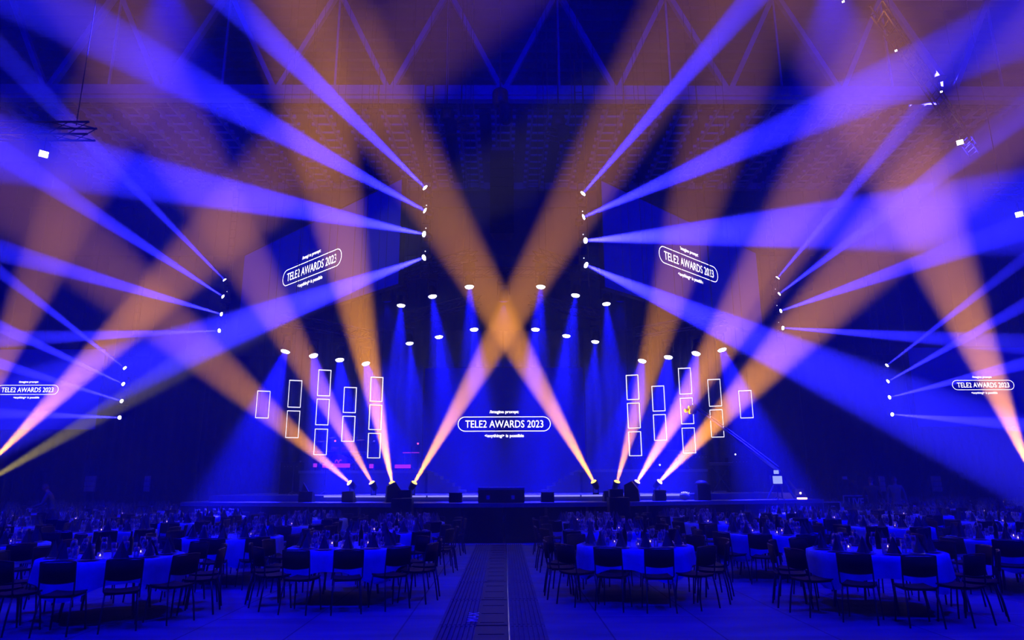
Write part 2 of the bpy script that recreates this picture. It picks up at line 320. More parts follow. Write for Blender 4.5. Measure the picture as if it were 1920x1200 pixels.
# trusses near the hall sides and their white lamps
def work_lamp(px, py, Y, lab, size=.2, Z=None):
    p = at(px, py, Y) if Z is None else atz(px, py, Z); t = empty('white_flood_lamp', p); tag(t, lab, 'stage light', 'white flood lamps high at the sides')
    d = (EYE + Vector((0, 4, -2)) - p).normalized(); Md = rot_to(d)
    MB().box((-size*.62, -size*.5, -.16), (size*.62, size*.5, -.01), Md).build('housing', M_['black'], t); MB().box((-size*.5, -size*.4, -.012), (size*.5, size*.4, 0), Md).build('lens', M_['lamp'], t)
    MB().tube([(0, 0, .05), (0, 0, .5)], .02).lathe([(.24, .49), (.24, .52)], 12).build('hook', M_['black'], t); return p
p1 = work_lamp(82, 289, 17, 'bright white flood lamp hanging over the left of the hall')
p4 = work_lamp(1680, 95, 19, 'tiny white lamp near the upper end of the slanting truss', .06)
p2 = work_lamp(1800, 267, 17, 'bright white flood lamp on the slanting truss, lower one', .22, p4.z)
p5 = work_lamp(1765, 172, 18, 'tiny white lamp midway along the slanting truss', .06, p4.z)
p3 = work_lamp(1911, 402, 18, 'white flood lamp at the right edge, below the slanting truss', .17)
p6 = work_lamp(1581, 3, 21, 'tiny lamp at the ceiling beside the blue glow on the right', .07)
u_ = (p2 - p4).normalized(); sa = bar_truss(p4 - u_*1.6 + Vector((0, 0, .5)), p2 + u_*3.0 + Vector((0, 0, .5)), 'black truss slanting down along the right of the hall')
bar_truss(p1 + Vector((-2.6, 0, .5)), p1 + Vector((1.2, 0, .5)), 'short black truss holding the left white flood lamp')
bar_truss(p3 + Vector((-.8, 0, .5)), p3 + Vector((2.6, 0, .5)), 'short black truss holding the flood lamp at the right edge')
bar_truss(p6 + Vector((-1.2, 0, .5)), p6 + Vector((1.2, 0, .5)), 'short black truss at the top edge beside the blue ceiling glow')
for k, x in enumerate((-5.0, 0, 5.0)):
    if k == 0: bar_truss((-5.6, 28.3, 10.4), (5.6, 28.3, 10.4), 'long black truss above the backdrop curtains')
    moving_head('added_backdrop_fill', (x, 28.3, 9.3), (x*.95, 31, 2.0), .2, M_['led'], (0, 0, 1), f'added fill lamp brightening the backdrop curtains, {["left", "middle", "right"][k]} of three', 'stage light', 'added backdrop fill lamps', (math.radians(36), 1600, DEEP, .9, 0))  # fill lamps added only to brighten the backdrop
for px, py, tx, ty, lab in ((312, -40, 330, 240, 'blue flood lamp at the ceiling glowing on the left'), (1555, -45, 1580, 240, 'blue flood lamp at the ceiling glowing on the right')):
    s = at(px, py, 19); moving_head('ceiling_flood', s, at(tx, ty, 17.5), .2, M_['lensb'], (0, 0, 1), lab, 'stage light', 'blue floods above the hall', (math.radians(20), 20000, DEEP, .9, 2))
# ---------------------------------------------------------------- hanging loudspeakers and hoists
def speaker_array(px, y0, y1, Y, wpx, lab):
    a = at(px, y0, Y); b = at(px, y1, Y); W = wpx / scale_at(b); t = empty('speaker_array', (a.x, Y, a.z)); tag(t, lab, 'loudspeaker'); H = a.z - b.z; n = 9; h = H / n
    for k in range(n):
        c = MB().prism([(-W/2, 0), (W/2, 0), (W*.36, .7), (-W*.36, .7)], -h*(k+1) + .02, -h*k).build('cabinet', M_['arr'], t)
        MB().box((-W*.46, -.015, -h*(k+1) + .05), (W*.46, 0, -h*k - .03)).build('grille', M_['arr'], c)
    MB().box((-W*.45, .0, 0), (W*.45, .6, .12)).build('flying_frame', M_['black'], t)
    return t, a
sp, a = speaker_array(941, 282, 438, 21.5, 45, 'black column of loudspeaker cabinets hanging in mid stage')
def hoist(px, y0, y1, Y, w, lab):
    a = at(px, y0, Y); b = at(px, y1, Y); t = empty('chain_hoist', (a.x, Y, a.z)); tag(t, lab, 'hoist', 'chain hoists under the roof'); H = a.z - b.z
    MB().lathe([(w*.35, -H*.45), (w*.5, -H*.4), (w*.5, -.1), (w*.3, 0)], 10).build('motor', M_['black'], t, True)
    MB().lathe([(w*.2, -H), (w*.42, -H*.9), (w*.45, -H*.5), (w*.3, -H*.48)], 10, Matrix.Translation((w*.35, 0, 0))).build('chain_bag', M_['blackm'], t, True)
    MB().tube([(0, 0, 0), (0, 0, 23.6 - a.z)], .025).build('chain', M_['black'], t)
    MB().tube([(0, 0, -H*.45), (0, 0, -H - 1.0)], .02).build('lower_chain', M_['black'], t); return t
hoist(938, 168, 232, 21.5, .55, 'black chain hoist and bag straight above the hanging loudspeaker column')
hoist(838, 206, 252, 23, .5, 'black chain hoist hanging between the loudspeaker column and the left beams')
hoist(865, 220, 246, 24, .4, 'smaller black hoist just left of the loudspeaker column')
hoist(1047, 218, 262, 23, .5, 'black chain hoist right of the loudspeaker column')
bar_truss(at(825, 252, 23.2), at(895, 240, 23.2), 'short dark rigging truss left of the loudspeaker column')
bar_truss(at(1020, 256, 23.2), at(1082, 268, 23.2), 'short dark rigging truss right of the loudspeaker column')
# ---------------------------------------------------------------- screens
def text_mesh(body, w, h, depth, bold=.0, space=1.0):
    cu = bpy.data.curves.new('txt', 'FONT'); cu.body = body; cu.size = 1; cu.extrude = 0; cu.align_x = 'CENTER'; cu.align_y = 'CENTER'; cu.offset = bold; cu.space_character = space; cu.resolution_u = 3
    o = bpy.data.objects.new('txt', cu); C.objects.link(o); dg = bpy.context.evaluated_depsgraph_get(); dg.update()
    me = bpy.data.meshes.new_from_object(o.evaluated_get(dg)); bpy.data.objects.remove(o); bpy.data.curves.remove(cu)
    vs = [v.co.copy() for v in me.vertices]; fs = [tuple(p.vertices) for p in me.polygons]; bpy.data.meshes.remove(me)
    x0 = min(v.x for v in vs); x1 = max(v.x for v in vs); y0 = min(v.y for v in vs); y1 = max(v.y for v in vs)
    return [((v.x - (x0+x1)/2) * w/(x1-x0), -depth, (v.y - (y0+y1)/2) * h/(y1-y0)) for v in vs], fs
def put_text(name, body, w, h, cx, cz, parent, m, depth=.03, bold=.02, space=1.0, M=None):
    vs, fs = text_mesh(body, w, h, depth, bold, space); mb = MB(); mb.add([(x + cx, y, z + cz) for x, y, z in vs], fs, M); return mb.build(name, m, parent)
def pill(w, h, cx, cz, th, depth):
    m = MB(); pts = []; r = h/2
    for k in range(13): a = math.pi/2 + math.pi*k/12; pts.append((cx - w/2 + r + r*math.cos(a), cz + r*math.sin(a)))
    for k in range(13): a = -math.pi/2 + math.pi*k/12; pts.append((cx + w/2 - r + r*math.cos(a), cz + r*math.sin(a)))
    n = len(pts); vs = []; c = (cx, cz)
    for x, z in pts:
        ccx = cx - w/2 + r if x < cx else cx + w/2 - r; d = Vector((x - ccx, z - cz)); d = d.normalized() if d.length > 1e-6 else Vector((0, 1))
        vs += [(x, -depth, z), (x - d.x*th, -depth, z - d.y*th)]
    return m.add(vs, [(2*i, 2*((i+1) % n), 2*((i+1) % n)+1, 2*i+1) for i in range(n)])
def screen(origin, xdir, W, H, logo_w, lx, lz, panel_mat, lab, drop=True):
    """origin: lower corner on the viewer's left; the panel runs along xdir and up"""
    o = empty('led_screen', origin, math.atan2(xdir[1], xdir[0])); tag(o, lab, 'screen')
    MB().box((0, 0, 0), (W, .12, H)).build('display', panel_mat, o)
    m = MB()
    for lo, hi in (((-.06, -.01, -.06), (0, .2, H+.06)), ((W, -.01, -.06), (W+.06, .2, H+.06)), ((0, -.01, -.06), (W, .2, 0)), ((0, -.01, H), (W, .2, H+.06))): m.box(lo, hi)
    m.box((0, .12, 0), (W, .2, H)); m.build('casing', M_['black'], o)
    k = logo_w / 174.0
    pill(logo_w, 27.5*k, lx, lz, 1.1*k, .02).build('logo_outline', M_['ink'], o)
    put_text('title_lettering', 'TELE2 AWARDS 2023', 146*k, 13.5*k, lx, lz, o, M_['ink'], .02, .0)
    put_text('upper_lettering', '/imagine prompt:', 55*k, 7.5*k, lx, lz + 22*k, o, M_['ink'], .02, .012)
    put_text('lower_lettering', '<anything> is possible', 73*k, 7.5*k, lx, lz - 22.5*k, o, M_['ink'], .02, .012)
    if drop:
        for x in (W*.15, W*.85): MB().tube([(x, .1, H), (x, .1, H + 6)], .02, 5).build('hanging_wire', M_['black'], o)
    return o
def angled(nt_, nb, ft, Yn, side, lab, logo_px):
    n = at(*nt_, Yn); b = at(*nb, Yn); f = atz(*ft, n.z); H = n.z - b.z
    near = Vector((n.x, n.y, b.z)); far = Vector((f.x, f.y, b.z)); W = (far - near).length
    org, xd = (far, near - far) if side == 'left' else (near, far - near)
    # where the logo's centre ray meets the panel
    nx = Vector((-xd.y, xd.x, 0)).normalized(); d = ray(*logo_px); s = (org - EYE).dot(nx) / d.dot(nx); q = EYE + d * s
    lx = (q - org).dot(xd.normalized()); lz = q.z - b.z
    e = []
    for px in (logo_px[0] - 53.5, logo_px[0] + 53.5):
        d = ray(px, logo_px[1]); s = (org - EYE).dot(nx) / d.dot(nx); e.append((EYE + d*s - org).dot(xd.normalized()))
    return screen(org, xd, W, H, abs(e[1] - e[0]), lx, lz, M_['led'], lab)
angled((754, 336), (749, 532), (459, 480), 25, 'left', 'wide blue screen hung at an angle high left of the stage', (583, 503))
angled((1127, 339), (1131, 538), (1417, 475), 25, 'right', 'wide blue screen hung at an angle high right of the stage', (1293, 497))
for side, sx in (('left', -1), ('right', 1)):
    Y = 36
    if side == 'left': e = at(178, 805, Y); tp = at(178, 655, Y); c = at(52, 731, Y); lw = 115
    else: e = at(1722, 800, Y); tp = at(1722, 652, Y); c = at(1843, 722, Y); lw = 117
    W = abs(c.x - e.x) * 2; org = Vector((e.x - W, Y, e.z)) if sx < 0 else Vector((e.x, Y, e.z))
    screen(org, (1, 0), W, tp.z - e.z, lw / scale_at(c), W/2, c.z - e.z, M_['led'], f'distant blue screen hung square to the hall on the far {side}')
c = at(945.5, 795, 29.5); Wc = 6.9; H0 = at(945, 905, 29.5).z; H1 = at(945, 690, 29.5).z
screen(Vector((c.x - Wc/2, 29.5, 1.395)), (1, 0), Wc, H1 - 1.395, 174 / scale_at(c), Wc/2, c.z - 1.395, M_['ledc'], 'big blue screen standing at the back of the stage', False)

# ---------------------------------------------------------------- stage
ZA, ZD = 1.13, 1.33
edge = [(-10.8, 23.7), (-6.4, 22.4), (-2.5, 21.1), (0, 20.8), (2.5, 21.1), (6.4, 22.4), (10.8, 23.7)]
stg = empty('stage', (0, 22, 0)); tag(stg, 'wide low stage with curved front, dark skirt and lit step', 'stage')
def rel(p): return (p[0], p[1] - 22)
MB().prism([rel(p) for p in edge] + [(10.8, 9.5), (-10.8, 9.5)], ZA - .12, ZA).build('apron', M_['deck'], stg)
edge2 = [(-10.2, 24.5), (-6.0, 23.5), (-2.5, 22.9), (0, 22.7), (2.5, 22.9), (6.0, 23.5), (10.2, 24.5)]
MB().prism([rel(p) for p in edge2] + [(10.3, 9.4), (-10.3, 9.4)], ZA, ZD).build('main_deck', M_['deck'], stg)
for i in range(6):
    a, b = Vector((*rel(edge2[i]), ZD - .03)), Vector((*rel(edge2[i+1]), ZD - .03)); u = (b - a).normalized() * .03
    off = Vector((0, -.03, 0))
    if 0 < i < 5: MB().bar(a + u + off, b - u + off, .04, .05).build('edge_light', M_['strip'], stg)
for i in range(6):
    a, b = Vector((*rel(edge[i]), 0)), Vector((*rel(edge[i+1]), 0)); u = (b - a).normalized(); n = 2 if 0 < i < 5 else 3; L = (b - a).length
    for k in range(n):
        p = a + u*(L*k/n + .05) + Vector((0, .1, 0)); q = a + u*(L*(k+1)/n - .05) + Vector((0, .1, 0)); w_ = Vector((-u.y, u.x, 0))*.06
        MB().add([p, q, q + w_, p + w_, p + Vector((0,0,ZA-.13)), q + Vector((0,0,ZA-.13)), q + w_ + Vector((0,0,ZA-.13)), p + w_ + Vector((0,0,ZA-.13))],
                 [(3,2,1,0),(4,5,6,7),(0,1,5,4),(1,2,6,5),(2,3,7,6),(3,0,4,7)]).build('skirt_panel', M_['skirt'], stg)
for sx in (-1, 1): MB().box((min(sx*10.74, sx*10.8), 1.8, 0), (max(sx*10.74, sx*10.8), 9.4, ZA - .13)).build('side_panel', M_['skirt'], stg)
# pale strip on the floor along the stage foot
st = MB()
for i in range(1, 5):
    (x0, y0), (x1, y1) = edge[i], edge[i+1]; st.add([(x0, y0-.55, .012), (x1, y1-.55, .012), (x1, y1-.2, .012), (x0, y0-.2, .012), (x0, y0-.55, 0), (x1, y1-.55, 0), (x1, y1-.2, 0), (x0, y0-.2, 0)], [(0,1,2,3), (7,6,5,4), (0,4,5,1), (2,6,7,3), (1,5,6,2), (3,7,4,0)])
tag(st.build('floor_strip', M_['white']), 'pale strip on the floor along the foot of the stage', 'floor strip')
# risers, stairs, backdrop
for sx, side in ((-1, 'left'), (1, 'right')):
    r = empty('band_riser', (sx*5.3, 27.3, ZD)); tag(r, f'dark band platform on the {side} half of the stage', 'platform', 'raised band platforms')
    MB().box((-2.4, -1, .76), (2.4, 1.5, .86)).build('top', M_['deck'], r); MB().box((-2.35, -.95, 0), (2.35, -.9, .76)).build('front_skirt', M_['rskirt'], r)
    MB().box((-2.35, -.9, 0), (-2.3, 1.4, .76)).build('side_skirt', M_['rskirt'], r); MB().box((2.3, -.9, 0), (2.35, 1.4, .76)).build('side_skirt', M_['rskirt'], r)
    s = empty('stage_stairs', (sx*2.85, 27.0, ZD)); tag(s, f'steps descending from the {side} band platform towards mid stage', 'stairs', 'stage steps')
    for k in range(6):
        x0 = -sx*(.0 + k*.23); x1 = -sx*(.23 + k*.23); MB().box((min(x0, x1), -.8, 0), (max(x0, x1), .8, .78 - k*.13)).build('step', M_['rdeck'], s)
def curtain(x0, x1, Y, z0, z1, m, lab, fold=.22, amp=.07, cat='curtain'):
    n = int((x1 - x0) / fold * 4); vs = []; fs = []
    for i in range(n + 1):
        x = x0 + (x1 - x0)*i/n; y = Y + amp*math.sin(i*math.pi/2 + .6*math.sin(i*.37)) * (1 + .4*math.sin(i*.11))
        vs += [(x, y, z0), (x, y, z1), (x, y + .02, z0), (x, y + .02, z1)]
    for i in range(n): a = 4*i; fs += [(a, a+4, a+5, a+1), (a+2, a+3, a+7, a+6), (a+1, a+5, a+7, a+3), (a, a+2, a+6, a+4)]
    o = MB().add(vs, fs).build('stage_curtain', m, None, True); tag(o, lab, cat, 'curtains around the stage'); return o
for i in range(6):
    x0 = -10.2 + i*3.4; curtain(x0, x0 + 3.34, 31, ZD + .005, 8.6, M_['drape'], f'pleated pale backdrop curtain, {wn[i]} of six from the left behind the stage', .45, .12)
for i in range(3):
    curtain(-27.9 + i*5.9, -22.05 + i*5.9, 36.9, 0, 8.5, M_['ddrape'], f'black curtain along the back wall left of the stage, {["outermost", "middle", "innermost"][i]} of three', .5, .1)
    curtain(22.05 - i*5.9, 27.9 - i*5.9, 36.9, 0, 8.5, M_['ddrape'], f'black curtain along the back wall right of the stage, {["outermost", "middle", "innermost"][i]} of three', .5, .1)
# ---------------------------------------------------------------- hanging led frames
def led_frame(px, y0, y1, sx, lab, cx):
    Y = 25.4; a = at(px, y0, Y); b = at(px, y1, Y); H = a.z - b.z; W = .44
    t = empty('outline_light', (cx, Y, b.z), -.32*sx); tag(t, lab, 'light frame', 'upright light frames hung beside the stage')
    r = .010
    for s in (-1, 1): MB().box((s*W/2 - r, -.05, 0), (s*W/2 + r, .05, H)).build('side_tube', M_['tube'], t)
    MB().box((-W/2 + r, -.05, 0), (W/2 - r, .05, 2*r)).build('bottom_tube', M_['tube'], t); MB().box((-W/2 + r, -.05, H - 2*r), (W/2 - r, .05, H)).build('top_tube', M_['tube'], t)
    MB().box((-W/2 - .03, .05, -.02), (-W/2 + .03, .1, H + .02)).box((W/2 - .03, .05, -.02), (W/2 + .03, .1, H + .02)).box((-W/2, .05, H - .04), (W/2, .1, H + .02)).box((-W/2, .05, -.02), (W/2, .1, .04)).build('backing_frame', M_['black'], t)
    return t
FR = [(493, [(733, 784)]), (553, [(713, 764), (770, 821)]), (608, [(693.5, 742.5), (748, 797), (804, 853)]), (656, [(726, 774), (780, 828)]), (706, [(707, 753), (759, 806), (812, 859)])]
FRR = [(1398.5, [(732, 784)]), (1340, [(711, 762), (768, 820)]), (1284.5, [(690, 739), (746, 795), (802, 850)]), (1234.5, [(723.5, 771), (777, 826)]), (1186, [(703, 749.5), (755.5, 803), (809, 855)])]
for sx, side, FF in ((-1, 'left', FR), (1, 'right', FRR)):
    for ci, (px, fr) in enumerate(FF):
        for k, (y0, y1) in enumerate(fr):
            cx_ = at(px, (fr[0][0] + fr[0][1])/2, 25.4).x
            led_frame(px, y0, y1, sx,
                      f'white outlined light frame, {["top", "second", "third"][k]} in the {["outermost", "second outermost", "middle", "second innermost", "innermost"][ci]} {side} column', cx_)
        p = at(px, fr[-1][1], 25.4); w = MB()
        for s in (-.15, .15): w.tube([(s, 0, 0), (s, 0, 23.6 - p.z)], .008, 4)
        o = w.build('suspension_wire', M_['black']); o.location = (cx_, 25.47, p.z); tag(o, f'thin pair of wires above the {["outermost", "second outermost", "middle", "second innermost", "innermost"][ci]} {side} column of frames', 'wire', 'hanging wires of the light frames')
# ---------------------------------------------------------------- things along the stage edge
def wedge(px, py, Y, w, z, lab, cat='loudspeaker', hh=.34):
    Y += 1.2
    x = at(px, py, Y).x; t = empty('stage_monitor', (x, Y, z)); tag(t, lab, cat, 'floor monitors along the stage edge')
    MB().prism([(-.25, 0), (.25, 0), (.25, hh*.25), (-.05, hh), (-.25, hh)], -w/2, w/2, Matrix(((0,0,1,0),(1,0,0,0),(0,1,0,0),(0,0,0,1)))).build('cabinet', M_['black'], t)
    MB().box((-w*.42, -.265, hh*.12), (w*.42, -.25, hh*.9)).build('back_panel', M_['blackm'], t); return t
wedge(655, 920, 21.4, .36, ZA, 'small black monitor box below the first amber lamps on the left')
wedge(855, 927, 20.6, .40, ZA, 'small black monitor box between the left speaker stack and long box', hh=.30)
wedge(1026, 927, 20.6, .40, ZA, 'small black monitor box between the long box and right speaker stack', hh=.30)
wedge(1235, 918, 21.4, .36, ZA, 'small black monitor box below the rightmost amber lamp')
wedge(1143, 922, 21.2, .42, ZA, 'small black monitor box beside the right speaker stack', hh=.32)
t = wedge(577, 920, 21.9, .44, ZA, 'black monitor box with a pointed fan on top, left on the stage'); MB().add([(-.2, 0, .34), (.02, 0, .34), (-.16, 0, .62), (-.2, .1, .34), (.02, .1, .34), (-.16, .1, .62)], [(0,1,2),(5,4,3),(0,3,4,1),(1,4,5,2),(2,5,3,0)]).build('fan', M_['black'], t)
t = wedge(1316, 915, 21.9, .42, ZA, 'rounded black monitor with red glint, right on the stage', hh=.5); MB().ball((0, 0, .5), (.24, .2, .14)).build('dome', M_['black'], t, True); MB().ball((-.15, -.2, .42), .03).build('red_light', M_['red'], t)
t = empty('long_road_case', (at(940, 930, 21.3).x, 21.5, ZA)); tag(t, 'long low black case at the middle of the stage edge', 'case')
MB().box((-.7, -.28, 0), (.7, .28, .38)).build('body', M_['black'], t); MB().box((-.7, -.28, .38), (.7, .28, .45)).build('lid', M_['deck'], t)
for x in (-.4, .35): MB().box((x - .05, -.3, .1), (x + .05, -.28, .22)).build('latch', M_['steel'], t)
t = empty('glowing_prop', (at(1283, 920, 22.9).x, 22.9, ZD if False else ZA)); tag(t, 'small round stage prop with white glinting lights', 'prop')
MB().ball((0, 0, .14), (.17, .15, .14)).build('body', M_['white'], t, True)
for k in range(5): MB().ball((-.12 + k*.06, -.1, .26 + .02*math.sin(k)), .014).build('light', M_['dot'], t)
for sx, px, side in ((-1, 755, 'left'), (1, 1159, 'right')):
    Y = 20.85; x = at(px, 950, Y).x; t = empty('speaker_stack', (x, Y, 0)); tag(t, f'black loudspeaker stack standing before the {side} half of the stage', 'loudspeaker', 'speaker stacks at the stage front')
    MB().box((-.3, -.3, 0), (.3, .2, .62)).build('lower_cabinet', M_['black'], t); MB().box((-.3, -.3, .64), (.3, .2, 1.28)).build('middle_cabinet', M_['black'], t)
    MB().prism([(-.2, -.2), (.2, -.2), (.2, .1), (-.2, .1)], 1.3, 1.52, Matrix.Translation((-sx*.06, 0, 0))).build('upper_cabinet', M_['black'], t)
    for z in (.06, .7): MB().box((-.26, -.315, z), (.26, -.3, z + .5)).build('grille', M_['blackm'], t)
for sx, px, side in ((-1, 738, 'left'), (1, 1185, 'right')):
    p = at(px, 925, 22.4); t = empty('tilted_side_speaker', (p.x, 22.4, ZA), -sx*.3); tag(t, f'tall tilted black speaker behind the {side} speaker stack', 'loudspeaker', 'tilted speakers on the apron')
    MB().prism([(-.25, 0), (.25, 0), (.22, .35 ), (.02, .62), (-.22, .5)], -.18, .18, Matrix(((1,0,0,0),(0,0,1,0),(0,1,0,0),(0,0,0,1)))).build('cabinet', M_['black'], t)
    MB().box((-.2, -.2, .05), (.2, -.18, .33)).build('grille', M_['blackm'], t)
# ---------------------------------------------------------------- band gear
RZB = ZD + .86
t = empty('drum_kit', (at(637, 860, 27.2).x, 27.2, RZB)); tag(t, 'drum kit with cymbals on the left band platform', 'drum kit')
Rx = Matrix.Rotation(math.pi/2, 4, 'X')
MB().lathe([(.28, -.2), (.3, -.2), (.3, .2), (.28, .2)], 24, Matrix.Translation((0, 0, .32)) @ Rx).build('bass_drum', M_['drum'], t, True)
h = MB().lathe([(.0001, 0), (.275, 0), (.275, .01), (.0001, .01)], 24, Matrix.Translation((0, -.205, .32)) @ Rx).build('drum_head', mat('drum head', (.3, .06, .3), .5), t)
put_text('head_lettering', 'OC', .26, .22, 0, .32, h, M_['magenta'], .225, .02)
for x, y, z, r in ((-.2, 0, .72, .15), (.2, 0, .72, .15), (.55, .15, .5, .2), (-.55, .1, .55, .18)):
    MB().lathe([(r, 0), (r, .2), (r*.97, .2), (.0001, .195)], 16, Matrix.Translation((x, y, z))).build('drum', M_['drum'], t, True); MB().tube([(x, y, 0), (x, y, z)], .015, 5).build('drum_stand', M_['chrome'], t)
for x, y, z, r in ((-.75, .1, 1.15, .24), (.75, .1, 1.2, .24), (.4, .3, 1.35, .2), (-.45, .3, 1.3, .2)):
    MB().lathe([(.0001, .03), (.05, .028), (r, 0), (.0001, .02)], 18, Matrix.Translation((x, y, z)) @ Matrix.Rotation(.25, 4, 'X')).build('cymbal', M_['brass'], t, True); MB().tube([(x, y, 0), (x, y, z + .03)], .012, 5).build('cymbal_stand', M_['chrome'], t)
def keyboard(px, py, Y, w, z, rise, lab, sign=True):
    t = empty('keyboard', (at(px, py, Y).x, Y, z)); tag(t, lab, 'keyboard', 'keyboards of the band')
    for s in (-1, 1): MB().tube([(-s*w*.4, 0, 0), (s*w*.4, 0, rise)], .02, 5).build('stand_leg', M_['chrome'], t)
    MB().box((-w/2, -.15, rise), (w/2, .18, rise + .09)).build('body', M_['black'], t)
    m = MB()
    for k in range(int(w/.05)): m.box((-w/2 + .03 + k*.048, -.14, rise + .09), (-w/2 + .07 + k*.048, 0, rise + .1))
    m.build('keys', M_['china'], t); return t
keyboard(600, 868, 26.8, 1.2, RZB, .62, 'keyboard at the outer end of the left band platform')
keyboard(664, 872, 26.7, .9, RZB, .6, 'keyboard beside the drum kit towards mid stage')
keyboard(1275, 870, 26.9, 1.1, RZB, .62, 'keyboard on the right band platform, inner one')
keyboard(1350, 872, 26.6, .9, ZD, 1.0, 'keyboard on the stage deck at the right end')
def sign(px0, px1, py0, py1, Y, lab, z0, txt=None):
    a = at(px0, py1, Y); b = at(px1, py0, Y); t = empty('led_sign', (a.x, Y, z0)); tag(t, lab, 'light panel', 'magenta light panels of the band'); W = b.x - a.x; H = b.z - a.z; zz = a.z - z0
    MB().box((0, 0, zz), (W, .04, zz + H)).build('panel', M_['magenta'], t); MB().box((-.02, .04, zz - .02), (W + .02, .08, zz + H + .02)).build('back', M_['black'], t)
    for x in (.05, W - .05): MB().tube([(x, .06, 0), (x, .06, zz)], .012, 5).build('leg', M_['black'], t)
sign(587, 594, 869, 876, 26.45, 'small square magenta panel at the outer end of the left platform', RZB)
sign(604, 656, 869, 877, 26.5, 'long magenta light panel in front of the drum kit', RZB)
sign(692, 700, 870, 878, 26.4, 'small magenta panel near the middle amber beams', RZB)
sign(740, 770, 871, 878, 26.4, 'magenta panel at the inner end of the left platform', RZB)
sign(755, 786, 848, 849.5, 27.4, 'thin red light line above the inner end of the left platform', RZB)
for px, py, Y, z0, lab in ((617, 833, 26.6, RZB, 'boom microphone stand with red glint over the drum kit'), (690, 834, 26.6, RZB, 'boom microphone stand near the innermost light frames'), (772, 838, 27, RZB, 'thin stand with a single red light at the inner platform end'),
                           (551, 872, 24.7, ZD, 'straight microphone stand at the left end of the stage'), (611, 880, 24.9, ZD, 'short microphone stand before the left band platform'), (1224, 878, 26.3, RZB, 'thin stand with white glints on the right band platform'), (1366, 858, 27.5, ZD, 'thin stand with white glints at the right end of the stage')):
    p = at(px, py, Y); t = empty('microphone_stand', (p.x, Y, z0)); tag(t, lab, 'microphone stand', 'stands among the band gear'); h = p.z - z0
    MB().tube([(0, 0, 0), (0, 0, h)], .014, 6).build('pole', M_['chrome'], t); MB().tube([(0, 0, h), (.25, -.1, h + .12)], .01, 5).build('boom', M_['chrome'], t)
    for k in range(3): a = k*2.1; MB().tube([(0, 0, .12), (.25*math.cos(a), .25*math.sin(a), .01)], .01, 5).build('foot', M_['chrome'], t)
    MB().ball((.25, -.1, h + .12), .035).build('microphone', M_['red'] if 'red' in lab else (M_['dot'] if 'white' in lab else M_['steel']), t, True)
for px, Y, w, h, z0, lab in ((1200, 27.2, .7, .5, RZB, 'amplifier box at the inner end of the right platform'), (1310, 27.4, .9, .55, RZB, 'long amplifier box at the outer end of the right platform'), (1385, 27.0, .9, 1.3, ZD, 'tall dark equipment rack right of the right platform'), (548, 27.6, .8, 1.2, ZD, 'tall dark equipment rack left of the left platform')):
    t = empty('amplifier', (at(px, 880, Y).x, Y, z0)); tag(t, lab, 'amplifier', 'amplifiers of the band'); MB().box((-w/2, -.2, 0), (w/2, .2, h)).build('cabinet', M_['black'], t)
    MB().box((-w*.45, -.215, .05), (w*.45, -.2, h*.75)).build('grille', M_['blackm'], t); m = MB()
    for k in range(5): m.ball((-w*.3 + k*w*.15, -.21, h*.87), .014, n=6, m=4)
    m.build('knobs', M_['steel'], t)
# ---------------------------------------------------------------- camera crane
px0 = at(1461, 884, 23.75); t = empty('camera_crane', (px0.x, 23.75, ZA)); tag(t, 'camera crane with long raised arm at the right end of the stage', 'camera crane')
o = t.location
tip = at(1298, 760, 22.5) - o; tail = at(1497, 922, 24.3) - o; piv = px0 - o
dirv = (tip - piv)
MB().tube([piv, piv + dirv*.45, tip], [.06, .05, .03], 8).build('arm', M_['steel'], t, True)
MB().tube([piv + Vector((0, 0, .16)), tip + Vector((0, 0, .1))], .014, 5).build('steering_rod', M_['white'], t)
MB().tube([piv, tail], .05, 8).build('tail_arm', M_['black'], t)
MB().box((-.16, -.12, -.12), (.16, .12, .1), Matrix.Translation(tail)).build('counterweight', M_['black'], t)
for k in range(3):
    a = 1.2 + k*2.09; MB().tube([piv - Vector((0, 0, .05)), (piv.x + .5*math.cos(a), piv.y + .4*math.sin(a), .04)], .03, 6).build('tripod_leg', M_['black'], t)
hd = MB().box((-.12, -.1, -.28), (.1, .14, -.02), Matrix.Translation(tip)).build('camera_head', M_['white'], t); MB().tube([tip + Vector((-.12, 0, -.16)), tip + Vector((-.26, -.04, -.18))], .06, 10).build('camera_lens', M_['black'], hd)
p = at(1457, 900, 23.3); t = empty('monitor_cart', (p.x, 23.35, ZA)); tag(t, 'lit camera monitor under the crane pivot', 'monitor')
z = p.z - ZA; MB().box((-.2, -.05, z - .16), (.2, .04, z + .16)).build('casing', M_['black'], t); MB().box((-.14, -.058, z - .12), (.17, -.05, z + .13)).build('display', M_['mon'], t)
MB().tube([(0, 0, 0), (0, 0, z - .16)], .02).build('pole', M_['black'], t); MB().box((-.06, -.05, z + .2), (.08, .03, z + .32)).build('small_display', M_['mon'], t); MB().box((-.01, -.01, z + .15), (.02, .02, z + .2)).build('bracket', M_['black'], t)
for k in range(3): a = k*2.09; MB().tube([(0, 0, .1), (.22*math.cos(a), .22*math.sin(a), .01)], .012, 5).build('foot', M_['black'], t)
p = at(1505, 932, 23.9); t = empty('desk_lamp', (p.x, 23.95, ZA)); tag(t, 'small warm gooseneck lamp over a sheet that glows itself, at the stage end', 'lamp')
MB().box((-.14, -.08, 0), (.14, .08, .05)).build('glowing_sheet_holder', M_['warm'], t); MB().tube([(.13, 0, .05), (.12, 0, .16), (.04, 0, .24), (-.03, 0, .22)], .01, 6).build('neck', M_['black'], t); MB().ball((-.04, 0, .2), .035).build('bulb', M_['warm'], t, True)  # the sheet glows by itself in place of lamplight falling on it
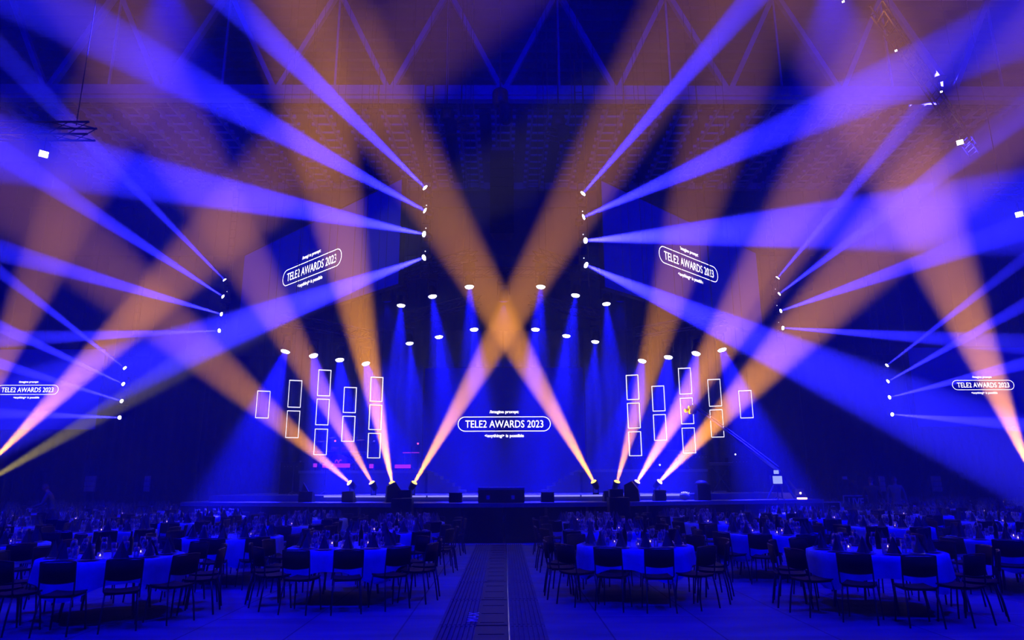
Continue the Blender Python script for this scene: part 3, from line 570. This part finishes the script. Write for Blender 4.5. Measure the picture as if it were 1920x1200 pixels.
# ---------------------------------------------------------------- cases, vents, camera beyond the tables on the right
for x, y, w, h, txt, lab in ((at(1600, 943, 28.4).x, 28.4, .95, 1.15, 'LIVE', 'dark flight case lettered LIVE among the right tables'), (at(1553, 943, 25.2).x, 25.2, .6, 1.0, 'UP', 'smaller dark flight case with two pale letters near the stage end')):
    t = empty('flight_case', (x, y, 0), -.1); tag(t, lab, 'case'); MB().box((-w/2, -.3, .1), (w/2, .3, h)).build('body', M_['skirt'], t)
    m = MB()
    for sx in (-1, 1): m.box((sx*w/2 - .02, -.32, .1), (sx*w/2 + .02, -.28, h))
    m.box((-w/2, -.32, h - .02), (w/2, -.28, h + .02)); m.build('metal_edge', M_['steel'], t)
    put_text('lettering', txt, w*.62 if txt == 'LIVE' else w*.4, .34 if txt == 'LIVE' else .2, 0, h*.78, t, M_['white'], .325, .02)
    for sx in (-1, 1):
        for sy in (-1, 1): MB().tube([(sx*w*.38, sy*.2, .05), (sx*w*.38 + .04, sy*.2, .05)], .05, 10).build('castor', M_['black'], t)
t = empty('broadcast_camera', (at(1590, 900, 30.3).x, 30.3, 0)); tag(t, 'broadcast camera on tripod behind the LIVE flight case', 'camera')
for k in range(3): a = .5 + k*2.09; MB().tube([(0, 0, 1.45), (.4*math.cos(a), .4*math.sin(a), 0)], .025, 6).build('tripod_leg', M_['black'], t)
MB().box((-.12, -.25, 1.5), (.12, .25, 1.78)).build('body', M_['black'], t); MB().tube([(0, -.25, 1.65), (0, -.6, 1.66)], .08, 12).build('lens', M_['black'], t); MB().box((-.16, .1, 1.8), (.02, .2, 1.92)).build('viewfinder', M_['steel'], t)
for px, w, lab in ((168, .55, 'pale louvred panel on the back wall, outer one on the left'), (275, .3, 'narrow pale louvred panel on the back wall nearer the stage'), (1655, .3, 'narrow pale louvred panel on the back wall on the right'), (1757, .5, 'pale louvred panel on the back wall, outer one on the right')):
    p = at(px, 907, 36.5); t = empty('louvred_panel', (p.x, 36.5, p.z - .4)); tag(t, lab, 'louvre', 'pale louvred panels'); MB().box((-w/2, .05, 0), (w/2, .08, .8)).build('backplate', M_['steel'], t)
    for k in range(3): MB().box((-w/2 + .02, -.02, .04 + k*.26), (w/2 - .02, .05, .24 + k*.26)).build('louvre_blade', M_['white'], t)
    for s in (-1, 1): MB().box((s*w*.4 - .02, .05, -(p.z - .4)), (s*w*.4 + .02, .09, 0)).build('post', M_['black'], t)
# ---------------------------------------------------------------- aisle runner
def runner():
    x0, x1 = -.80, .50; y0, y1 = 5.2, 20.2; n = 8; L = (y1 - y0)/n
    t = empty('aisle_runner', ((x0+x1)/2, y0, 0)); tag(t, 'ribbed metal walkway of jointed panels running up the aisle', 'walkway'); cx = (x0+x1)/2
    rib = mat('ribbed metal walkway', (.13, .13, .15), .6, 0, .06, noise=(.18, .18, .2), bscale=4); ch = mat('walkway centre channel', (.06, .06, .08), .5, 0, .1)
    for k in range(n):
        a = k*L + .012; b = (k+1)*L - .012; m = MB().box((x0 - cx, a, 0), (x1 - cx, b, .018))
        x = x0 - cx + .02
        while x < x1 - cx - .03:
            if abs(x) > .21: m.box((x, a, .018), (x + .026, b, .04))
            x += .056
        m.build('ribbed_panel', rib, t); c = MB().box((-.19, a + .02, .018), (.19, b - .02, .03))
        for j in range(3): c.box((-.15, a + .15 + j*.6, .03), (.15, a + .6 + j*.6, .036))
        c.build('channel_cover', ch, t)
        MB().box((.2, a, .018), (.215, b, .045)).build('light_edge', mat('polished edge', (.6, .6, .65), .2, .9) if k == 0 else bpy.data.materials['polished edge'], t)
    Mz = Matrix.Translation((-.25, 9.45 - y0, .0415)) @ Matrix.Rotation(math.pi/2, 4, 'Z') @ Matrix.Rotation(-math.pi/2, 4, 'X')
    put_text('lettering', 'MAX', .62, .14, 0, 0, t, mat('pale floor letters', (.8, .8, .85), .5), .0, .02, 1.1, Mz)
runner()
# ---------------------------------------------------------------- banquet tables
def copy_tree(o, parent=None):
    c = o.copy(); C.objects.link(c); c.parent = parent
    for ch in o.children: copy_tree(ch, c)
    return c
# templates (meshes)
def chair_parts():
    P = []
    vs = []; fs = []; n = 8                                   # curved backrest panel
    for i in range(n + 1):
        u = -1 + 2*i/n; x = u*.225; y = -.215 - .03*(1 - u*u)*1.0; dz = .02*(1 - u*u)
        vs += [(x, y, .60 - dz), (x, y - .03, .82 + dz*.2), (x, y + .016, .60 - dz), (x, y - .014, .82 + dz*.2)]
    for i in range(n): a = 4*i; fs += [(a, a+4, a+5, a+1), (a+2, a+3, a+7, a+6), (a+1, a+5, a+7, a+3), (a, a+2, a+6, a+4)]
    fs += [(0, 1, 3, 2), (4*n, 4*n+2, 4*n+3, 4*n+1)]
    P.append(('backrest', MB().add(vs, fs), 'seat'))
    m = MB(); vs = []; fs = []; g = 6
    for i in range(g + 1):
        for j in range(g + 1):
            u = -1 + 2*i/g; v = -1 + 2*j/g; vs.append((u*.215*(1 - .06*abs(v)**3), v*.2, .45 - .015*(1 - u*u) + (.012*(v*v))))
    b = len(vs); vs += [(x, y, z - .018) for x, y, z in vs]
    for i in range(g):
        for j in range(g): a = i*(g+1) + j; fs += [(a, a+g+1, a+g+2, a+1), (b+a, b+a+1, b+a+g+2, b+a+g+1)]
    for i in range(g):
        a = i*(g+1); fs += [(a, a+b, a+g+1+b, a+g+1)]; a = i*(g+1) + g; fs += [(a, a+g+1, a+g+1+b, a+b)]
        a = i; fs += [(a, a+1, a+1+b, a+b)]; a = g*(g+1) + i; fs += [(a, a+b, a+1+b, a+1)]
    P.append(('seat', m.add(vs, fs), 'seat'))
    for s in (-1, 1):
        P.append(('leg', MB().tube([(s*.2, .17, .43), (s*.215, .2, .22), (s*.225, .22, .0)], .012, 6), 'chrome'))
        P.append(('leg', MB().tube([(s*.2, -.17, .43), (s*.215, -.21, .22), (s*.225, -.24, .0)], .012, 6), 'chrome'))
        P.append(('back_upright', MB().tube([(s*.2, -.14, .435), (s*.222, -.19, .47), (s*.222, -.2, .6), (s*.222, -.235, .83)], .011, 6), 'chrome'))
    P.append(('seat_frame', MB().tube([(-.2, -.17, .428), (-.2, .17, .428), (.2, .17, .428), (.2, -.17, .428), (-.2, -.17, .428)], .011, 6), 'chrome'))
    P.append(('top_rail', MB().tube([(-.222, -.235, .828), (-.12, -.26, .838), (.12, -.26, .838), (.222, -.235, .828)], .01, 6), 'chrome'))
    return P
_cp = chair_parts()
for _, m, _k in _cp:
    for v in m.v: v.x *= .88
CP = [(n, m.mesh('chair_' + n, M_[k], n in ('seat', 'backrest', 'leg')), m, k) for n, m, k in _cp]
def one(parts_mb, name):
    """one mesh with several materials, for copies too small to show their parts"""
    vs = []; fs = []; mi = []; mats = []
    for m, k in parts_mb:
        b = len(vs); vs += m.v; fs += [tuple(i + b for i in f) for f in m.f]
        if k not in mats: mats.append(k)
        mi += [mats.index(k)] * len(m.f)
    me = bpy.data.meshes.new(name); me.from_pydata([tuple(v) for v in vs], [], fs)
    for k in mats: me.materials.append(M_[k])
    me.polygons.foreach_set('material_index', mi); me.update(); return me
chair_one = one([(m, k) for _, _, m, k in CP], 'banquet_chair_small')
def cloth_mb(seed):
    rnd = random.Random(seed); n = 72; m = MB(); a0 = rnd.random() * 1.57; vs = [(0, 0, .765)]; fs = []
    rings = [.45, .86, .905]; zz = [.765, .765, .752]
    for r, z in zip(rings, zz):
        for k in range(n): a = 2*math.pi*k/n; vs.append((r*math.cos(a), r*math.sin(a), z))
    ph = rnd.random()*6
    for j in range(1, 5):
        for k in range(n):
            a = 2*math.pi*k/n; c = abs(math.cos(2*(a - a0))); drop = (.26 + .20*c**3) * j/4
            fold = .03*(j/4)*math.sin(k*2*math.pi*14/n + ph + 1.5*math.sin(3*a)); r = .905 + .004*j + fold; vs.append((r*math.cos(a), r*math.sin(a), .752 - drop))
    for k in range(n): fs.append((0, 1 + k, 1 + (k+1) % n))
    for j in range(6):
        for k in range(n): a = 1 + j*n; k2 = (k+1) % n; fs.append((a+k, a+n+k, a+n+k2, a+k2))
    return m.add(vs, fs)
cloths = [cloth_mb(s).mesh('tablecloth', M_['cloth'], True) for s in range(5)]
tt_top = MB().lathe([(.9, .72), (.9, .75)], 40).mesh('table_top', M_['wood'])
tt_leg = []
for k in range(4):
    a = math.pi/4 + k*math.pi/2; tt_leg.append(MB().tube([(.5*math.cos(a), .5*math.sin(a), .72), (.62*math.cos(a), .62*math.sin(a), 0)], .018, 6).mesh('table_leg', M_['chrome']))
napkin_mb = MB()                                              # tall napkin folded to a leaning cone with an open slit
vs = [(0, 0, .22)]; n = 10
for k in range(n): a = 2*math.pi*k/n; r = .075 + (.018 if k % 2 else 0); vs.append((r*math.cos(a), r*.7*math.sin(a), 0))
napkin_mb.add(vs, [(0, 1 + k, 1 + (k+1) % n) for k in range(n)] + [tuple(1 + k for k in reversed(range(n)))]); napkin_mb.add([(0, -.02, .21), (.04, -.07, .0), (.07, -.10, .0), (0, .0, .18)], [(0, 1, 2), (0, 2, 3), (2, 1, 0), (3, 2, 0)])
wine_mb = MB().lathe([(.035, 0), (.034, .003), (.005, .008), (.004, .09), (.02, .105), (.038, .14), (.036, .18), (.031, .215), (.029, .215), (.034, .18), (.036, .14), (.018, .108), (.0001, .10)], 12)
water_mb = MB().lathe([(.030, 0), (.033, .06), (.036, .13), (.034, .13), (.031, .06), (.028, .008), (.0001, .008)], 12)
plate_mb = MB().lathe([(.07, 0), (.08, .006), (.13, .016), (.132, .02), (.08, .011), (.0001, .009)], 24)
bottle_mb = MB().lathe([(.036, 0), (.037, .01), (.037, .19), (.03, .225), (.014, .25), (.013, .30), (.015, .302), (.015, .315), (.0001, .316)], 12)
candle_mb = MB().lathe([(.03, 0), (.04, .03), (.037, .07), (.034, .07), (.036, .03), (.0001, .01)], 12); flame_mb = MB().lathe([(.0001, .02), (.007, .03), (.005, .04), (.0001, .055)], 8)
KM = dict(folded_napkin=(napkin_mb.mesh('folded_napkin', M_['napkin']), napkin_mb, 'napkin'), wine_glass=(wine_mb.mesh('wine_glass', M_['glass'], True), wine_mb, 'glass'),
          water_glass=(water_mb.mesh('water_glass', M_['glass'], True), water_mb, 'glass'), dinner_plate=(plate_mb.mesh('dinner_plate', M_['china'], True), plate_mb, 'china'),
          wine_bottle=(bottle_mb.mesh('wine_bottle', M_['bottle'], True), bottle_mb, 'bottle'))
candle_me = candle_mb.mesh('candle_holder', M_['glass'], True); flame_me = flame_mb.mesh('candle_flame', M_['flame'], True)
TL = [  # x, y, seat turn, line, row
 (-2.45, 11.25, -17, 1, 1), (-2.4, 14.6, 6, 1, 2), (-2.4, 17.9, 3, 1, 3),
 (-5.4, 10.0, 5, 2, 1), (-5.05, 13.35, 8, 2, 2), (-5.3, 16.7, None, 2, 3), (-5.3, 19.9, None, 2, 4),
 (-8.6, 12.0, -6, 3, 1), (-8.4, 15.3, None, 3, 2), (-8.5, 18.35, None, 3, 3), (-8.7, 21.4, None, 3, 4),
 (-11.8, 16.9, None, 4, 1), (-11.9, 20.2, None, 4, 2), (-12.4, 23.5, None, 4, 3), (-12.4, 26.8, None, 4, 4), (-12.4, 30.1, None, 4, 5),
 (-15.3, 21.7, None, 5, 1), (-15.7, 25.1, None, 5, 2), (-15.7, 28.4, None, 5, 3), (-15.7, 31.7, None, 5, 4),
 (-19.0, 26.7, None, 6, 1), (-19.0, 30.0, None, 6, 2), (-19.0, 33.3, None, 6, 3), (-22.3, 31.5, None, 7, 1), (-22.3, 34.7, None, 7, 2)]
TR = [(2.05, 11.25, 4, 1, 1), (2.1, 14.6, None, 1, 2), (2.15, 17.9, None, 1, 3),
 (5.27, 10.15, -8, 2, 1), (5.1, 13.6, 3, 2, 2), (5.2, 16.9, None, 2, 3), (5.25, 20.0, None, 2, 4),
 (8.5, 12.05, -3, 3, 1), (8.3, 15.35, None, 3, 2), (8.4, 18.4, None, 3, 3), (8.7, 21.4, None, 3, 4)] + [(-a, b + .1, None, d, e) for a, b, _, d, e in TL[11:]]
ordw = ['', 'first', 'second', 'third', 'fourth', 'fifth', 'sixth', 'seventh']
tables = [(x, y, t, ln, rw, 'left') for x, y, t, ln, rw in TL] + [(x, y, t, ln, rw, 'right') for x, y, t, ln, rw in TR]
tables.sort(key=lambda q: q[0]**2 * .6 + q[1]**2)
seatw = ['nearest seat', 'one right of nearest', 'two right of nearest', 'right end seat', 'two right of farthest', 'one right of farthest',
         'farthest seat', 'one left of farthest', 'two left of farthest', 'left end seat', 'two left of nearest', 'one left of nearest']
rest = {k: [] for k in list(KM) + ['chair']}
proto = None
rnd = random.Random(3)
for ti, (x, y, turn, ln, rw, side) in enumerate(tables):
    where = f'{ordw[rw]} table, {ordw[ln]} line {side} of aisle'
    near = ti < 25; parts = ti < 8
    t = empty('round_table', (x, y, 0), rnd.random()); tag(t, f'round banquet table under its cloth, {where}', 'table', 'round banquet tables')
    for nm, me in [('tabletop', tt_top)] + [('leg', l) for l in tt_leg]:
        o = bpy.data.objects.new(nm, me); C.objects.link(o); o.parent = t
    c = bpy.data.objects.new('tablecloth', cloths[ti % 5]); C.objects.link(c); c.location = (x, y, 0); c.rotation_euler = (0, 0, rnd.random()*6); tag(c, f'white cloth with hanging corners, {where}', 'tablecloth', 'white tablecloths')
    tn = math.radians(turn if turn is not None else rnd.uniform(-15, 15))
    def place(kind, px, py, pz, rz, lab, cat, grp, s=1.0):
        me, mb, mk = KM[kind]
        if near or kind == 'wine_bottle':
            o = bpy.data.objects.new(kind, me); C.objects.link(o); o.location = (px, py, pz); o.rotation_euler = (0, 0, rz); tag(o, lab, cat, grp)
        else: rest[kind].append((px, py, pz, rz))
    for k in range(12):
        a = -math.pi/2 + tn + k*math.pi/6; r = 1.20 + rnd.uniform(-.03, .03); cx, cy = x + r*math.cos(a), y + r*math.sin(a); rz = a + math.pi/2 + rnd.uniform(-.12, .12)
        
        if near:
            lab = f'black chair, {seatw[k]}, {where}'
            if parts:
                if proto is None:
                    o = empty('banquet_chair'); proto = o
                    for nm, me, m, kk in CP: q = bpy.data.objects.new(nm, me); C.objects.link(q); q.parent = o
                else: o = copy_tree(proto)
            else: o = bpy.data.objects.new('banquet_chair', chair_one); C.objects.link(o)
            o.location = (cx, cy, 0); o.rotation_euler = (0, 0, rz); tag(o, lab, 'chair', 'black chairs around the banquet tables')
        else: rest['chair'].append((cx, cy, 0, rz))
        ca, sa = math.cos(a), math.sin(a); tz = .766
        place('dinner_plate', x + .70*ca, y + .70*sa, tz, 0, f'white plate, {seatw[k]}, {where}', 'plate', 'dinner plates')
        place('folded_napkin', x + .70*ca, y + .70*sa, tz + .021, rz + rnd.uniform(-.6, .6), f'tall dark folded napkin, {seatw[k]}, {where}', 'napkin', 'napkins standing on the plates')
        a2 = a + .16; place('wine_glass', x + .50*math.cos(a2), y + .50*math.sin(a2), tz, 0, f'stemmed glass, {seatw[k]}, {where}', 'glass', 'wine glasses')
        a2 = a - .10; place('water_glass', x + .52*math.cos(a2), y + .52*math.sin(a2), tz, 0, f'plain tumbler, {seatw[k]}, {where}', 'glass', 'water tumblers')
    for k in range(2): a = rnd.random()*6.28; a = rnd.random()*.8 + k*math.pi; place('wine_bottle', x + .2*math.cos(a), y + .2*math.sin(a), .766, 0, f'dark bottle at the {["right", "left"][k]} of centre, {where}', 'bottle', 'wine bottles')
    for k in range(3):
        a = -1.57 + k*2.09; o = bpy.data.objects.new('candle_holder', candle_me); C.objects.link(o); o.location = (x + .33*math.cos(a), y + .33*math.sin(a), .766)
        tag(o, f'small glowing tea light, {["nearest", "right", "left"][k]} of three, {where}', 'candle', 'tea lights on the tables'); f = bpy.data.objects.new('flame', flame_me); C.objects.link(f); f.parent = o
def scatter(name, mbs, spots, lab, cat):
    if not spots: return
    vs = []; fs = []; mi = []; keys = []
    for m, k in mbs:
        if k not in keys: keys.append(k)
    for px, py, pz, rz in spots:
        T = Matrix.Translation((px, py, pz)) @ Matrix.Rotation(rz, 4, 'Z')
        for m, k in mbs:
            b = len(vs); vs += [tuple(T @ v) for v in m.v]; fs += [tuple(i + b for i in f) for f in m.f]; mi += [keys.index(k)]*len(m.f)
    me = bpy.data.meshes.new(name); me.from_pydata(vs, [], fs)
    for k in keys: me.materials.append(M_[k])
    me.polygons.foreach_set('material_index', mi); me.update(); o = bpy.data.objects.new(name, me); C.objects.link(o); tag(o, lab, cat, kind='stuff')
scatter('distant_chairs', [(m, k) for _, _, m, k in CP], rest['chair'], 'mass of black chairs around the distant tables at both sides', 'chairs')
scatter('distant_napkins', [(napkin_mb, 'napkin')], rest['folded_napkin'], 'mass of folded napkins on the distant tables', 'napkins')
scatter('distant_wine_glasses', [(wine_mb, 'glass')], rest['wine_glass'], 'mass of stemmed glasses on the distant tables', 'glasses')
scatter('distant_tumblers', [(water_mb, 'glass')], rest['water_glass'], 'mass of tumblers on the distant tables', 'glasses')
scatter('distant_plates', [(plate_mb, 'china')], rest['dinner_plate'], 'mass of plates on the distant tables', 'plates')

# ---------------------------------------------------------------- people
def skin_obj(name, chain, edges, m, parent, sub=2, root=0):
    me = bpy.data.meshes.new(name); me.from_pydata([c[:3] for c in chain], edges, []); o = bpy.data.objects.new(name, me); C.objects.link(o)
    if parent: o.parent = parent
    if not me.skin_vertices: 
        a = me.attributes.get('skin_data')
    md = o.modifiers.new('skin', 'SKIN'); md.use_smooth_shade = True
    return o, me, md
def bm_skin(name, chain, edges, m, parent, sub=2):
    bm = bmesh.new(); ly = bm.verts.layers.skin.verify(); vs = []
    for i, c in enumerate(chain):
        v = bm.verts.new(c[:3]); sk = v[ly]; rx, ry = (c[3], c[4]) if len(c) > 4 else (c[3], c[3]); sk.radius = (rx, ry); sk.use_root = (i == 0); vs.append(v)
    for a, b in edges: bm.edges.new((vs[a], vs[b]))
    me = bpy.data.meshes.new(name); bm.to_mesh(me); bm.free(); me.materials.append(m)
    o = bpy.data.objects.new(name, me); C.objects.link(o); o.parent = parent
    md = o.modifiers.new('skin', 'SKIN'); md.use_smooth_shade = True; s = o.modifiers.new('sub', 'SUBSURF'); s.levels = sub; s.render_levels = sub
    return o
def person(loc, rz, H, pose, label, top, group=None):
    t = empty('person', loc, rz); tag(t, label, 'person', group); k = H / 1.8
    lean, larm, rarm, headt = pose        # facing -Y; lean forward; hand targets
    def L(p, amt=1.0):                    # lean the trunk forward about the hip
        x, y, z = p; dz = z - .95; return Vector((x, y*math.cos(lean) - dz*math.sin(lean), .95 + dz*math.cos(lean) + y*math.sin(lean)))
    P = {}
    P['pel'] = Vector((0, 0, .95)); P['waist'] = L((0, 0, 1.10)); P['chest'] = L((0, .01, 1.32)); P['neck0'] = L((0, .01, 1.49)); P['neck'] = L((0, -.015, 1.645))
    for s, q in ((-1, 'l'), (1, 'r')):
        P['sh'+q] = L((s*.19, .01, 1.44)); P['hip'+q] = Vector((s*.1, 0, .9)); P['kn'+q] = Vector((s*.12, -.02, .5)); P['an'+q] = Vector((s*.13, .03, .09)); P['to'+q] = Vector((s*.15, -.15, .035))
    for q, arm in (('l', larm), ('r', rarm)): P['el'+q] = Vector(arm[0]); P['wr'+q] = Vector(arm[1])
    def ch(lst): return [(*(P[n]*k), r*k) if not isinstance(r, tuple) else (*(P[n]*k), r[0]*k, r[1]*k) for n, r in lst]
    body = ch([('pel', (.13, .10)), ('waist', (.12, .09)), ('chest', (.145, .10)), ('neck0', .075), ('neck', .055), ('shl', .062), ('ell', .042), ('wrl', .028), ('shr', .062), ('elr', .042), ('wrr', .028),
               ('hipl', .088), ('knl', .058), ('anl', .042), ('tol', .035), ('hipr', .088), ('knr', .058), ('anr', .042), ('tor', .035)])
    E = [(0,1),(1,2),(2,3),(3,4),(2,5),(5,6),(6,7),(2,8),(8,9),(9,10),(0,11),(11,12),(12,13),(13,14),(0,15),(15,16),(16,17),(17,18)]
    bm_skin('body', body, E, M_['skin'], t, 1)
    jk = [(x, y, z, *[r*1.16 + .012 for r in rr]) for x, y, z, *rr in body[:3]] + [(x, y, z, r*1.3) for x, y, z, r in [body[3]]] + [(x, y, z, r*1.18 + .004) for x, y, z, r in body[5:7] + body[7:8] + body[8:11]]
    nk_ = (P['neck0']*.72 + P['neck']*.28)*k; jk += [(*nk_, .072*k), (*(P['pel']*k + Vector((0, 0, -.13*k))), .178*k, .15*k)]
    bm_skin('jacket', jk, [(0,1),(1,2),(2,3),(2,4),(4,5),(5,6),(2,7),(7,8),(8,9),(3,10),(0,11)], top, t, 1)
    tr = [(body[0][0], body[0][1], body[0][2], .11*k, .085*k)] + [(x, y, z, r*1.2) for x, y, z, r in (body[11], body[12], body[13], body[15], body[16], body[17])]
    bm_skin('trousers', tr, [(0,1),(1,2),(2,3),(0,4),(4,5),(5,6)], M_['trou'], t, 1)
    for q in 'lr': bm_skin('shoe', [(*(P['an'+q]*k + Vector((0, .03, -.03))), .045*k), (*(P['to'+q]*k), .04*k)], [(0, 1)], M_['black'], t, 1)
    # hands: palm, four fingers, thumb
    for q, s in (('l', -1), ('r', 1)):
        w = P['wr'+q]*k; d = (P['wr'+q] - P['el'+q]).normalized(); sd = d.cross(Vector((0, 0, 1))); sd = sd.normalized() if sd.length > .1 else Vector((1, 0, 0)); nn = d.cross(sd)
        pts = [(*w, .022*k), (*(w + d*.05*k), .034*k, .016*k), (*(w + d*.09*k), .036*k, .014*k)]; ed = [(0, 1), (1, 2)]
        for j, (off, ln) in enumerate(((-.03, .065), (-.01, .078), (.011, .072), (.031, .055))):
            b = len(pts); p0 = w + d*.1*k + sd*off*k; pts += [(*p0, .009*k), (*(p0 + d*ln*.5*k - nn*.008*k), .0085*k), (*(p0 + d*ln*.9*k - nn*.03*k), .007*k)]; ed += [(2, b), (b, b+1), (b+1, b+2)]
        b = len(pts); p0 = w + d*.04*k - sd*.035*k*s; pts += [(*p0, .011*k), (*(p0 + d*.03*k - sd*.022*k*s - nn*.01*k), .009*k), (*(p0 + d*.055*k - sd*.03*k*s - nn*.02*k), .008*k)]; ed += [(1, b), (b, b+1), (b+1, b+2)]
        bm_skin('hand', pts, ed, M_['skin'], t, 1)
    nk = P['neck']*k; hd = L((0, -.025, 1.69))*k
    T = Matrix.Translation(hd) @ Matrix.Rotation(lean*.6 + headt, 4, 'X')
    m = MB(); R = .118*k; vs = []; fs = []; n, mm = 20, 14
    for i in range(mm + 1):
        ph = math.pi*i/mm
        for j in range(n):
            th = 2*math.pi*j/n; z = math.cos(ph); sr = math.sin(ph) if z > 0 else abs(math.sin(ph))**.72; x = sr*math.cos(th); y = sr*math.sin(th)
            sx = .68 + .04*z if z > -.2 else .68 - .20*(-z - .2); sy = .84; sz = .98
            v = Vector((x*sx, y*sy, z*sz)); f = max(0, -y)
            if f > .5: 
                v.y -= .16*math.exp(-((x/.13)**2) - (((z + .12)/.14)**2)); v.y += .05*math.exp(-(((abs(x) - .3)/.12)**2) - (((z - .05)/.1)**2)); v.y -= .04*math.exp(-((x/.22)**2) - (((z + .45)/.07)**2)); v.y -= .05*math.exp(-((x/.25)**2) - (((z + .8)/.15)**2))
            vs.append(v*R)
    for i in range(mm):
        for j in range(n): j2 = (j+1) % n; fs.append((i*n+j, (i+1)*n+j, (i+1)*n+j2, i*n+j2))
    m.add(vs, fs, T)
    for s in (-1, 1): m.ball((s*R*.69, R*.05, -R*.05), (R*.08, R*.16, R*.22), T, 8, 6)
    m.build('head', M_['skin'], t, True)
    e = MB()
    for s in (-1, 1): e.ball((s*R*.25, -R*.72, R*.05), R*.07, T, 8, 6)
    e.build('eyes', M_['black'], t, True)
    hm = MB(); vs = []; fs = []
    for i in range(8):
        ph = math.pi*.58*i/7
        for j in range(n):
            th = 2*math.pi*j/n; y = math.sin(th); lim = ph*.88 if y > -.3 else ph*.62
            vs.append(Vector((math.sin(lim)*math.cos(th)*.745, math.sin(lim)*y*.92 + .03, math.cos(lim)*1.05))*R)
    for i in range(7):
        for j in range(n): j2 = (j+1) % n; fs.append((i*n+j, (i+1)*n+j, (i+1)*n+j2, i*n+j2))
    hm.add(vs, fs, T).build('hair', M_['hair'], t, True)
    return t
pL = at(100, 950, 23.45)
person((pL.x, 23.45, 0), -1.25, 1.80, (.38, [(-.30, -.22, 1.12), (-.26, -.48, .98)], [(.28, -.25, 1.1), (.22, -.52, 1.02)], .35), 'person in dark clothes bending over a table at the far left', M_['cdark'])
pR = at(1637, 940, 25.1)
person((pR.x, 25.1, 0), 2.6, 1.86, (.04, [(-.27, -.04, 1.16), (-.24, -.28, 1.08)], [(.27, -.02, 1.16), (.22, -.28, 1.1)], .1), 'person all in black standing beside the LIVE flight case', M_['trou'])
pR2 = at(1682, 940, 26.85)
person((pR2.x, 26.85, 0), -.5, 1.88, (.05, [(-.28, .02, 1.15), (-.30, -.08, .90)], [(.28, .02, 1.15), (.31, -.06, .90)], .05), 'standing person in dark jacket, the one farther right of the pair', M_['cdark'])
